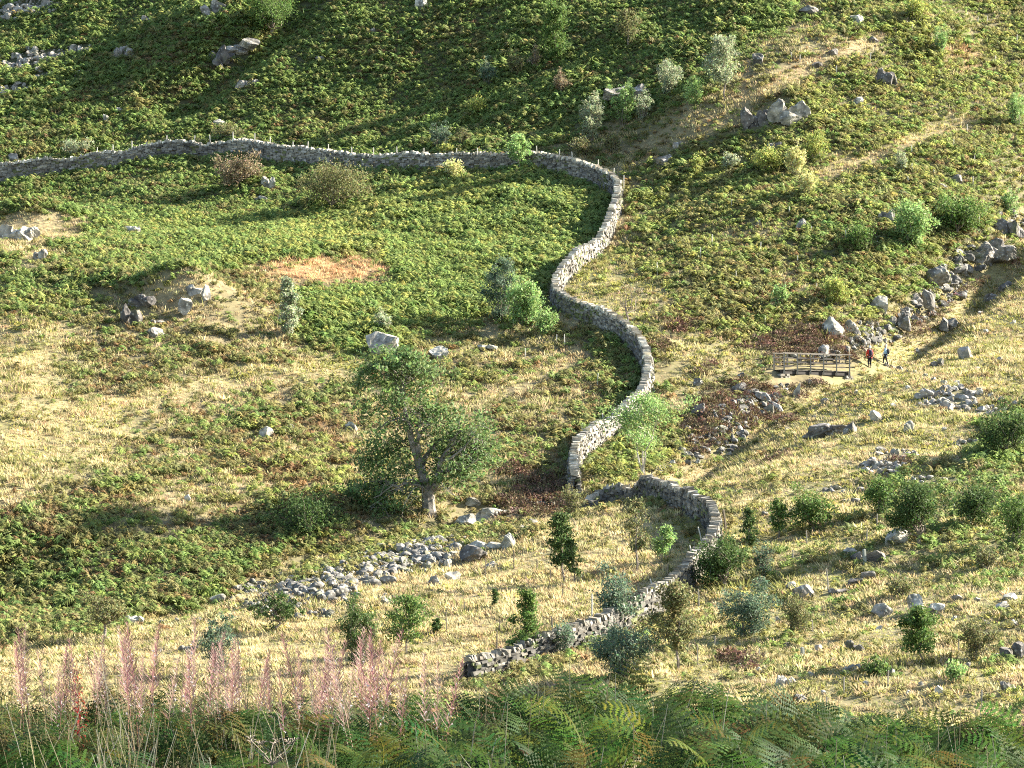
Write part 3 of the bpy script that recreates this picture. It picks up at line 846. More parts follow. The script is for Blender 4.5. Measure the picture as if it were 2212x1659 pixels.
SH = "shrub"; TR = "tree"
PL = [
 # name, category, label, x, ybase, ytop, width, style, colour, density
 ("gully_tree", TR, "dark green tree in the gully at the top edge of the slope", 588, 78, -45, 92, "round", "mg", 1.5),
 ("willow_shrub", SH, "small grey green shrub just above the left end of the wall", 165, 338, 292, 62, "willow", "gg", .6),
 ("willow_shrub", SH, "low shrub beside the half buried boulder above the wall", 62, 340, 316, 38, "bush", "ol", .7),
 ("willow_shrub", SH, "low feathery shrub directly behind the wall's highest hump", 493, 303, 268, 78, "bush", "ol", .7),
 ("hawthorn_bush", SH, "brown twiggy bush in front of the wall beside a white crag", 515, 404, 333, 92, "round", "br", .9),
 ("hawthorn_bush", SH, "large rounded hawthorn bush at the edge of the bright bracken field", 716, 452, 352, 146, "round", "ol", 1.6),
 ("birch_tree", TR, "tall dark birch on the shaded slope, near the top edge", 1204, 130, 8, 84, "conic", "mg", 1.2),
 ("willow_shrub", SH, "dim grey green shrub, first of three left of the tall dark birch", 1054, 185, 128, 40, "willow", "bg", .8),
 ("willow_shrub", SH, "dim brownish shrub, middle of three left of the tall dark birch", 1115, 165, 104, 40, "willow", "ol", .8),
 ("willow_shrub", SH, "thin shrub closest to the left side of the tall dark birch", 1156, 150, 98, 26, "willow", "br", .7),
 ("willow_shrub", SH, "brown shrub directly below the tall dark birch", 1212, 205, 150, 34, "willow", "br", .8),
 ("birch_sapling", TR, "sparse sapling right of the tall dark birch, near the top edge", 1358, 105, 20, 56, "sapling", "ol", .6),
 ("willow_shrub", SH, "bluish dark shrub standing behind the straight stretch of far wall", 950, 326, 255, 46, "willow", "bg", .9),
 ("gorse_bush", SH, "yellowish low bush at the foot of the bluish shrub by the far wall", 962, 334, 308, 44, "bush", "yg", .7),
 ("willow_shrub", SH, "pale upright shrub above the far wall, right of the bluish one", 1000, 322, 265, 34, "willow", "ol", .6),
 ("willow_shrub", SH, "yellowish shrub alone in the middle of the shaded bracken", 1028, 248, 206, 56, "bush", "yg", .6),
 ("willow_shrub", SH, "pale yellow feathery clump in front of the far wall", 977, 387, 340, 50, "bush", "py", .9),
 ("rowan_sapling", TR, "green sapling standing up in front of the far wall and crossing its top", 1122, 372, 292, 54, "sapling", "lg", .9),
 ("willow_shrub", SH, "tallest pale grey green willow above the wall's sharp corner", 1277, 305, 205, 66, "willow", "gg", 1.2),
 ("willow_shrub", SH, "bright green willow right beside the tallest pale willow", 1347, 268, 165, 54, "willow", "lg", 1.1),
 ("willow_shrub", SH, "small pinkish green willow between the bright willow and the boulders", 1388, 262, 196, 40, "willow", "gg", .8),
 ("willow_shrub", SH, "pale willow catching the sun high on the shadow's edge", 1446, 204, 124, 60, "willow", "gg", 1.1),
 ("willow_shrub", SH, "light green willow at the foot of the tall bare topped tree", 1500, 226, 166, 52, "willow", "lg", 1.0),
 ("willow_tree", TR, "tall twiggy willow with pale top beside the sunlit ridge", 1567, 216, 82, 84, "sapling", "gg", .9),
 ("gorse_bush", SH, "brownish yellow bush just behind the wall's sharp corner", 1257, 337, 296, 62, "bush", "ol", .8),
 ("gorse_bush", SH, "upright pale bush above the wall corner, below the bright willow", 1322, 334, 284, 36, "willow", "ol", .8),
 ("willow_shrub", SH, "yellow green shrub right of the dark outcrop, highest of four", 1765, 350, 274, 58, "willow", "yg", 1.0),
 ("willow_shrub", SH, "pale yellow green shrub touching the highest of the four", 1718, 382, 312, 48, "willow", "py", 1.0),
 ("willow_shrub", SH, "wide yellow green shrub, leftmost of the four below the outcrop", 1655, 374, 314, 74, "bush", "yg", .9),
 ("willow_shrub", SH, "brightest yellow shrub, lowest of the four below the outcrop", 1742, 424, 362, 48, "willow", "py", .9),
 ("willow_shrub", SH, "small yellow green shrub in the bracken right of the wall corner", 1502, 372, 336, 34, "bush", "yg", .7),
 ("willow_shrub", SH, "small pale shrub above the yellow grass strip right of the wall", 1577, 366, 326, 38, "bush", "gg", .7),
 ("willow_shrub", SH, "slender pale shrub among white stakes near the upper right corner", 2028, 116, 52, 40, "willow", "lg", .7),
 ("willow_shrub", SH, "yellow green shrub touching the top edge at right", 1976, 44, -10, 56, "bush", "yg", .8),
 ("willow_shrub", SH, "light green shrub at the right edge above the pale strip", 2196, 272, 196, 44, "willow", "lg", .9),
 ("willow_shrub", SH, "pale twiggy shrub beside the upper of two pale strips", 1945, 372, 326, 36, "willow", "gg", .6),
 ("alder_bush", SH, "bright yellow green bush, left of a pair on the right slope", 1968, 534, 426, 100, "bush", "lg", 1.1),
 ("alder_bush", SH, "dark green bush, right of a pair on the right slope", 2068, 506, 414, 108, "round", "mg", 1.1),
 ("willow_shrub", SH, "narrow light green shrub above the dark crag at right edge", 2185, 468, 398, 38, "willow", "lg", .8),
 ("willow_shrub", SH, "low dark green shrub left of the bright and dark bush pair", 1858, 540, 478, 74, "bush", "mg", .8),
 ("gorse_bush", SH, "yellow feathery bush on the slope above the footbridge", 1802, 656, 594, 64, "bush", "yg", .9),
 ("willow_shrub", SH, "small fresh green shrub left of the yellow bush above the footbridge", 1684, 662, 612, 40, "bush", "lg", .6),
 ("thorn_tree", TR, "dark leafless thorn tree leaning over the wall's lower bend", 1356, 708, 622, 74, "bare", "br", .5),
 ("juniper_tree", TR, "narrow grey green conical tree casting a long shadow on the bracken", 628, 727, 600, 60, "conic", "gg", 1.5),
 ("willow_bush", SH, "large blue grey willow bush left of the wall bend", 1080, 694, 556, 96, "willow", "bg", 1.5),
 ("willow_bush", SH, "bright green bush leaning against the blue grey willow", 1130, 704, 596, 84, "bush", "lg", 1.2),
 ("willow_bush", SH, "small bright green shrub in front of the shaded wall bend", 1182, 722, 666, 54, "bush", "lg", .8),
 ("willow_bush", SH, "thin pale shrub growing behind the tilted pale boulder", 827, 722, 670, 44, "willow", "gg", .7),
 ("alder_tree", TR, "slender pale stemmed alder filling the corner inside the wall gap", 1390, 1024, 862, 168, "alder", "lg", 1.5),
 ("willow_bush", SH, "dusty green shrub standing in the gap between the walls", 1238, 1112, 1036, 52, "willow", "ol", .8),
 ("bramble_bush", SH, "dark green bramble bush in the hollow left of the big tree", 668, 1156, 1076, 165, "round", "dg", 1.1),
 ("hawthorn_tree", TR, "small flat topped hawthorn with bent dark trunk, left on the straw edge", 226, 1384, 1290, 108, "flat", "ol", .8),
 ("hawthorn_tree", TR, "small dark hawthorn with spreading crown below the scree", 600, 1366, 1284, 104, "flat", "dg", .9),
 ("willow_bush", SH, "dark upright willow behind the pink willowherb", 474, 1456, 1322, 74, "willow", "bg", 1.2),
 ("willow_bush", SH, "dark willow behind the willowherb, just left of the oak sapling", 776, 1444, 1284, 92, "willow", "dg", 1.4),
 ("oak_sapling", TR, "bright green oak sapling with straggling branches on straw grass", 880, 1412, 1296, 106, "sapling", "mg", .8),
 ("rowan_tree", TR, "dark rowan with thin trunk in the middle of the straw field", 1218, 1260, 1108, 78, "sapling", "dg", 1.1),
 ("rowan_tree", TR, "short dark rowan leaning at the right foot of a taller one", 1240, 1264, 1166, 50, "sapling", "dg", .8),
 ("birch_sapling", TR, "sparse brownish birch sapling inside the lower wall's curve", 1374, 1236, 1078, 64, "sapling", "ol", .6),
 ("oak_sapling", TR, "small bright green sapling against the inside of the lower wall", 1428, 1214, 1138, 50, "sapling", "lg", .9),
 ("alder_bush", SH, "dark bluish alder overlapping the lower wall near its foot", 1334, 1356, 1236, 98, "round", "bg", 1.3),
 ("rowan_sapling", TR, "feathery green sapling in front of the end of the lower wall", 1133, 1424, 1274, 74, "conic", "mg", 1.2),
 ("willow_bush", SH, "wide grey green willow bush below the lower wall, above the ferns", 1352, 1458, 1330, 158, "willow", "bg", 1.8),
 ("rowan_tree", TR, "olive tree with pale trunk standing in front of the lower wall", 1464, 1448, 1262, 118, "sapling", "ol", 1.8),
 ("willow_bush", SH, "thin shrub in front of the wall between sapling and wide willow", 1214, 1412, 1338, 56, "willow", "bg", .7),
 ("alder_bush", SH, "dense dark green bush against the outside of the lower wall", 1566, 1268, 1150, 112, "round", "dg", 1.9),
 ("conifer_sapling", TR, "narrow dark sapling between the dense bush and the stakes", 1618, 1186, 1100, 42, "conic", "dg", 1.0),
 ("willow_bush", SH, "slim grey green sapling beside the dense dark bush", 1648, 1248, 1160, 48, "willow", "bg", .8),
 ("oak_sapling", TR, "young tree with bare dark trunk right of the narrow dark sapling", 1682, 1162, 1080, 52, "sapling", "mg", .9),
 ("alder_bush", SH, "dark green bush with flat base left of the large right hand thicket", 1756, 1148, 1056, 82, "round", "mg", 1.2),
 ("alder_bush", SH, "largest green bush on the right, behind a round pale boulder", 1986, 1172, 1036, 130, "round", "dg", 2.0),
 ("alder_bush", SH, "yellowish green bush on the left flank of the largest bush", 1905, 1112, 1026, 76, "bush", "mg", 1.1),
 ("alder_bush", SH, "dark green bush on the right flank of the largest bush", 2098, 1136, 1040, 110, "round", "dg", 1.5),
 ("willow_bush", SH, "green bush at the right edge, below the dark thicket", 2190, 1180, 1056, 84, "willow", "mg", 1.2),
 ("bramble_bush", SH, "dark thicket at the right edge above the pale path", 2176, 990, 880, 110, "round", "dg", 1.4),
 ("willow_bush", SH, "round grey green willow on a short trunk, left of two in the straw", 1622, 1374, 1248, 136, "willow", "bg", 1.7),
 ("willow_bush", SH, "loose grey green willow, right of two in the straw", 1722, 1372, 1284, 88, "willow", "ol", 1.2),
 ("oak_sapling", TR, "leafy round oak sapling with dark shade below, lower right", 1992, 1430, 1316, 92, "sapling", "mg", 1.6),
 ("willow_bush", SH, "soft grey green willow right of the leafy oak sapling", 2110, 1424, 1312, 90, "willow", "ol", 1.2),
 ("gorse_bush", SH, "small green bush left below the leafy oak sapling", 1893, 1462, 1418, 56, "bush", "mg", .8),
 ("gorse_bush", SH, "small pale green shrub right below the leafy oak sapling", 2064, 1472, 1424, 44, "bush", "lg", .7),
 ("willow_bush", SH, "low grey shrub in front of the tilted slabs on the right slope", 1950, 1290, 1240, 80, "bush", "ol", .7),
 ("willow_bush", SH, "small grey green shrub at the right edge beside the dark half buried rock", 2130, 1226, 1176, 60, "bush", "ol", .7),
]
for i, r in enumerate(PL):
    nm, ct, lb, x, yb, yt, wd, st, ck, dn = r
    build_plant(nm, ct, lb, x, yb, yt, wd, st, ck, dn, seed=i + 1, wood="bark_pale" if st == "alder" else "bark",
                group={"willow_shrub": "willow shrubs on the upper slope"}.get(nm))

# ---- the big old tree beside the beck
def big_tree():
    rng = np.random.default_rng(77)
    p0 = at(926, 1106); s = p0[1] / F
    def w(x, y, d=0.0): return np.array([(x - 926) * s, d, (1106 - y) * s])
    e = empty("ash_tree", p0, "big old half dead tree with pale gnarled trunk beside the beck", "tree")
    tk = acc_new()
    main = [w(926,1116), w(926,1100), w(924,1065,.1), w(917,1040,.1), w(907,1010,.15), w(903,990,.1), w(893,965,0), w(887,940,0), w(879,912,-.1), w(874,885,-.1), w(870,868,0), w(872,845,.1), w(874,830,.1), w(878,812,.2)]
    tube(tk, main, np.array([.66,.48,.43,.36,.32,.28,.24,.20,.17,.15,.13,.11,.08,.05]), 0, 8)
    mesh_np("trunk", np.concatenate(tk["v"]), tk["f"], M["bark_old"], e)
    tips = []
    BO = [  # boughs: points, start radius
     ([w(905,1004,.15), w(905,975,-.2), w(903,950,-.3), w(901,920,-.4), w(908,895,-.6)], .24),
     ([w(923,1066,.1), w(940,1050,-.3), w(947,1020,-.6), w(956,985,-.9), w(985,950,-1.2)], .32),
     ([w(907,1010,.1), w(920,985,.5), w(939,959,.9), w(965,935,1.2), w(990,915,1.4)], .2),
     ([w(893,965), w(915,925,.8), w(930,890,1.3), w(945,860,1.6)], .15),
     ([w(872,850), w(858,835,.4), w(842,815,.7), w(820,803,.9), w(800,800,1.1)], .09),
     ([w(874,830), w(885,812,-.5), w(905,800,-.9), w(925,790,-1.2)], .07),
     ([w(876,820), w(880,800,.2), w(868,782,.3), w(860,770,.5)], .06),
     ([w(879,912), w(860,905,-.6), w(835,915,-1.0), w(812,930,-1.3)], .08),
     ([w(889,948), w(865,955,.8), w(840,980,1.2), w(815,1005,1.3)], .08),
     ([w(923,1066,.1), w(905,1050,-.8), w(880,1045,-1.4), w(850,1050,-1.8), w(810,1075,-2)], .12),
     ([w(945,1030,-.5), w(975,1010,.3), w(1005,995,.8), w(1035,985,1.0)], .11),
     ([w(950,1000,-.7), w(985,985,-1.3), w(1015,955,-1.6), w(1030,920,-1.7)], .10),
     ([w(924,1062,.1), w(945,1050,.9), w(975,1045,1.4), w(1000,1035,1.6)], .08),
    ]
    for x1, y1, x2, y2 in ((895,968,842,950),(889,948,935,915),(885,930,830,900),(878,905,925,870),(874,885,835,860),(872,860,912,835),(874,840,850,800),(876,830,910,805),(877,820,885,775),(910,1015,860,1000),
                           (915,1035,870,1070),(905,1050,790,1040),(955,990,1040,950),(947,1020,1010,1010),(956,985,1005,915),(880,1045,800,1095),(901,925,945,885),(893,960,825,985)):
        d0 = rng.uniform(-1.5, 1.5); BO.append(([w(x1, y1), w(.6 * x1 + .4 * x2, .6 * y1 + .4 * y2 - 4, .5 * d0), w(x2, y2, d0)], rng.uniform(.045, .075)))
    for P, r in BO:
        P = np.array(P); t = np.linspace(0, 1, len(P)); tt = np.linspace(0, 1, len(P) * 3 - 2)
        Q = np.stack([np.interp(tt, t, P[:, k]) for k in range(3)], -1); Q[1:-1] += .05 * rng.standard_normal((len(Q) - 2, 3))
        a = acc_new(); tube(a, Q, r, .025, 6)
        L = np.linalg.norm(Q[-1] - Q[0])
        for k in range(7):
            i = rng.integers(len(Q) // 3, len(Q)); d = rng.standard_normal(3) * np.array([.8, .6, .55]); f = Q[i] + d * (.35 * L)
            Z = wiggle(rng, Q[i], f, 5, .10); tube(a, Z, .030, .008, 4); tips += [(Z[-1], .42), (Z[2], .34)]
            for j in range(2): tube(a, wiggle(rng, Z[2 + j], Z[-1] + .5 * rng.standard_normal(3), 4, .1), .012, .005, 3)
        tips += [(Q[-1], .55), (Q[-3], .45)]
        mesh_np("bough", np.concatenate(a["v"]), a["f"], M["bark_old"], e)
    for P in ([w(924,1062), w(912,1050,-.6), w(895,1055,-.9), w(882,1075,-1.1), w(872,1095,-1.2)], [w(943,1060), w(955,1050,-.3), w(968,1056,-.5), w(975,1068,-.6)],
              [w(905,1040,-.2), w(885,1035,-.5), w(865,1050,-.7), w(840,1045,-.8)], [w(860,905), w(845,900,.2), w(828,905,.3)], [w(900,930,-.3), w(915,915,-.4), w(930,918,-.5)]):
        a = acc_new(); tube(a, np.array(P), .05, .012, 5)
        P = np.array(P)
        for k in range(5): tube(a, wiggle(rng, P[1 + k % (len(P) - 1)], P[-1] + .45 * rng.standard_normal(3), 4, .15), .018, .006, 3)
        o = mesh_np("dead_branch", np.concatenate(a["v"]), a["f"], M["bark_pale"], e); o["label"] = "bare bleached branch"
    cl = [(870,775,34,18,1.0),(840,785,26,16,.8),(905,785,34,22,1.0),(800,800,28,18,.9),(785,825,20,18,.5),(935,810,28,22,.5),(885,765,26,12,.8),(850,815,26,14,.35),
          (985,900,34,26,.8),(1015,930,36,34,1.2),(1030,975,30,34,1.4),(985,965,36,34,1.1),(960,1005,28,24,.9),(1010,1015,34,26,1.0),(965,925,30,26,.5),(1000,990,34,28,1.0),
          (820,935,34,28,.5),(795,965,26,34,.5),(840,985,32,28,.7),(805,1020,36,30,1.1),(785,1050,30,28,1.3),(830,1055,30,26,1.0),(790,1090,34,24,1.3),(770,1070,20,22,.8),(860,1015,24,22,.4),
          (835,1095,26,18,.6),(850,870,26,22,.2),(935,860,24,22,.2),(830,880,24,20,.2),(940,1040,20,16,.3),(790,880,20,24,.35)]
    C = []; cf = []
    for x, y, rx, ry, dn in cl:
        n = int(560 * max(dn, .40)); c = w(x, y, .9 * rng.standard_normal())
        sub = rng.standard_normal((7, 3)) * np.array([rx * s * .6, .8, ry * s * .6]); k = rng.integers(0, 7, n)
        C.append(c + sub[k] + rng.standard_normal((n, 3)) * np.array([rx * s * .36, .4, ry * s * .34])); cf.append((.7 + .6 * rng.random(7))[k])
    for t, r in tips:
        n = 10; C.append(t + .9 * r * rng.standard_normal((n, 3))); cf.append(np.full(n, .8 + .4 * rng.random()))
    C = np.concatenate(C); cf = np.concatenate(cf)
    V, Fq, c = leaves(rng, C, .25, (.105, .155, .055), cf, .5)
    mesh_np("crown", V, [Fq], M["foliage"], e, c)
big_tree()

# ---- planting stakes
STK = [  # region label, list of (x, ytop, ybottom, thick)
 ("pale planting stake on the bracken slope right of the long wall", "stakes on the right hand bracken slope", "stake",
  [(1960,46,62),(1970,52,66),(2105,336,356),(2090,268,290),(2102,380,400),(1962,380,398),(1970,352,372),(1970,314,334),(1880,112,130),(1807,142,160),(1710,112,128),(1728,118,134),(2112,36,54),(2132,34,52),
   (2197,74,98),(2035,94,116),(1752,488,508),(1828,494,518),(1705,446,462),(1643,522,546),(1538,506,532),(1513,534,560),(2115,468,490),(2022,444,460),(2018,366,382),(1863,414,430),(1828,-2,14),(1845,-2,16),
   (1590,584,602),(1653,682,700),(1763,612,628),(1723,552,568),(1420,566,594),(1935,60,74),(1850,520,538),(1580,430,446),(2060,300,318),(2150,120,138),(1990,30,46),(1895,520,536)]),
 ("thin pale stake in the rough ground left of the wall's lower bend", "stakes left of the wall", "stake",
  [(1220,722,748),(1202,722,742),(1290,806,832),(1257,914,936),(1135,752,770)]),
 ("dark thin stake in the straw field left of the lower wall", "stakes in the straw field", "stake_dark",
  [(1049,1206,1248),(1110,1188,1230),(1160,1208,1234),(1189,1230,1256),(1214,1272,1294),(1073,1362,1406),(1080,1336,1364),(1332,1178,1200),(965,1322,1368),(1003,1300,1322),(1442,1216,1248)]),
 ("wooden planting stake on the straw slope below the beck at lower right", "stakes on the lower right slope", "stake_grey",
  [(1790,1228,1277),(1713,1188,1214),(1743,1146,1176),(1895,1110,1137),(1872,1142,1170),(1510,1272,1312),(1543,1374,1402),(1507,1392,1437),(1823,1462,1498),(1785,1505,1534),(1918,1448,1482),(1847,1098,1120),(1755,1340,1366),(2070,1380,1406),(1640,1400,1420),(2120,1490,1512)]),
]
def stake(x, yt, yb, mat, label, group, thick=.045, name="planting_stake", lean=None):
    rng = np.random.default_rng(int(x * 13 + yb))
    p = at(x, yb); h = (yb - yt) * p[1] / F
    ln = lean if lean is not None else .05 * rng.standard_normal()
    a = acc_new()
    P = np.array([(0, 0, -.25), (ln * h * .3, 0, h * .33), (ln * h * .6, 0, h * .66), (ln * h, 0, h - .03), (ln * h * 1.02, 0, h)])
    tube(a, P, np.array([thick, thick, thick * .95, thick * .9, thick * .3]), 0, 6)
    o = mesh_np(name, np.concatenate(a["v"]), a["f"], M[mat]); o.location = p
    return tag(o, label, "stake", group)
for lb, gr, mt, L in STK:
    for x, yt, yb in L: stake(x, yt, yb, mt, lb, gr)
stake(1279, 1283, 1337, "stake", "tall pale post leaning against the lower wall behind the dark alder", None, .06)
stake(1868, 1186, 1220, "tube", "thick grey tree guard tube in front of the dark slab", None, .13, "tree_guard")
stake(1734, 1398, 1420, "tube", "short thick grey tree guard in the lower right straw", None, .13, "tree_guard")
stake(1568, 1100, 1146, "stake_dark", "stout dark post right beside the lower wall's outer bend", None, .09, "gate_post")
stake(1194, 1330, 1372, "stake_dark", "dark post touching the lower wall near its left end", None, .06)
stake(1247, 1113, 1145, "stake_dark", "leaning dark stick in the straw below the wall gap", None, .04, lean=-.45)
stake(1304, 893, 920, "stake", "short post propped on the wall beside the pale stemmed alder", None, .05, lean=-.1)
for k, (x, yt, yb) in enumerate([(1518,1138,1182),(1542,1118,1158),(1502,1178,1232),(1414,1250,1292)]):
    stake(x, yt, yb, "stake", "pale stick leaning on the sunny side of the lower wall", "sticks leaning on the lower wall", .045, "leaning_stick", lean=-.22)

# small dark guarded saplings in the straw
for x, yb, yt, lb in ((1067, 1312, 1272, "small dark guarded sapling like a post in the straw field, the upper one"), (944, 1366, 1338, "small dark guarded sapling beside the bright oak sapling")):
    build_plant("guarded_sapling", TR, lb, x, yb, yt, 18, "sapling", "dg", .45, seed=int(x))

# ---- post and wire fence behind the far wall
def fence():
    idx = np.arange(0, len(P_up))
    Tn = np.gradient(P_up, axis=0); Tn /= np.linalg.norm(Tn, axis=1, keepdims=True)
    Nn = np.stack([-Tn[:, 1], Tn[:, 0]], -1)
    ppx, ppy = project(np.stack([P_up[:, 0], P_up[:, 1], g_up], -1))
    end = int(np.argmin(np.hypot(ppx - 1338, ppy - 440)))
    start = np.argmax(ppx > 205)
    pos = []
    rng = np.random.default_rng(3)
    k = start
    while k < end:
        q = P_up[k] + Nn[k] * .75
        pos.append((q[0], q[1], float(hz(q[0], q[1])))); k += int(rng.uniform(7, 15))
    e = empty("wire_fence", pos[0], "thin wire fence on wooden posts running along behind the far wall", "fence")
    o0 = np.array(pos[0])
    for q in pos:
        h = 1.60 + .35 * rng.random(); a = acc_new(); r = np.array(q) - o0
        ln = .06 * rng.standard_normal()
        tube(a, np.array([r + (0, 0, -.3), r + (ln * .5, 0, h * .5), r + (ln, 0, h - .03), r + (ln, 0, h)]), np.array([.05, .05, .048, .02]), 0, 6)
        mesh_np("post", np.concatenate(a["v"]), a["f"], M["stake"], e)
    for z in (1.2, 1.5):
        a = acc_new(); tube(a, np.array([np.array(q) - o0 + (0, 0, z) for q in pos]), .004, .004, 4)
        mesh_np("wire", np.concatenate(a["v"]), a["f"], M["wire"], e)
fence()
# ------------------------------------------------------------------ boulders, crags, scree
import bmesh
def ico(sub):
    bm = bmesh.new(); bmesh.ops.create_icosphere(bm, subdivisions=sub, radius=1)
    V = np.array([v.co[:] for v in bm.verts]); Ff = np.array([[v.index for v in f.verts] for f in bm.faces]); bm.free()
    return V, Ff
ICO3, ICO3F = ico(4); ICO1, ICO1F = ico(2)
def rock_shape(rng, V, cuts=13, rough=.075):
    V = V.copy()
    for _ in range(cuts):
        n = rng.standard_normal(3); n /= np.linalg.norm(n)
        d = rng.uniform(.45, .82); s = V @ n; m = s > d
        V[m] -= (s[m] - d)[:, None] * n
    a = vn(V[:, 0] * 3 + 7 * rng.random(), V[:, 1] * 3 + V[:, 2] * 2.1, 1.0, 1) + .8 * vn(V[:, 0] * 7, V[:, 2] * 7 + V[:, 1] * 5, 1.0, 2)
    return V * (1 + rough * a[:, None])

def add_rock(px, py, w, h, tone, label, name="boulder", group=None, cat="rock", lumps=1, depth=.8):
    """px, py = middle of the foot of the rock"""
    rng = np.random.default_rng(int(px * 31 + py * 7))
    p = at(px, py); s = p[1] / F
    Wm = w * s; Hm = h * s
    Vs, Fs, off = [], [], 0
    for k in range(lumps):
        v = rock_shape(rng, ICO3)
        ang = rng.random() * 6.28; c, sn = math.cos(ang), math.sin(ang)
        v = v @ np.array([[c, -sn, 0], [sn, c, 0], [0, 0, 1]]).T
        v = v / (v.max(0) - v.min(0)) * 2
        v[:, 2] -= v[:, 2].min()
        if lumps == 1:
            v = v * np.array([Wm / 2, Wm / 2 * depth, Hm / 2 * 1.42]); v[:, 2] -= .42 * Hm
            v[:, 0] += .18 * v[:, 2] * rng.standard_normal()
        else:
            f = rng.uniform(.35, .62); t = (k + .5) / lumps - .5
            v = v * np.array([Wm / 2 * f * 1.1, Wm / 2 * f * depth, Hm / 2 * rng.uniform(.7, 1.3)])
            v[:, 2] -= .25 * Hm; v[:, 0] += t * Wm * .8; v[:, 1] += .15 * Wm * rng.standard_normal() ; v[:, 2] += .10 * Hm * rng.standard_normal()
        Vs.append(v); Fs.append(ICO3F + off); off += len(v)
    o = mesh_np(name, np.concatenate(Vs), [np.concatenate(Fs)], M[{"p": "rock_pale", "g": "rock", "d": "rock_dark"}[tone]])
    o.location = p; tag(o, label, cat, group)
    SCREE_MASK.append((p[0], p[1] - .1, Wm * .26, Wm * .26 * depth))
    return o

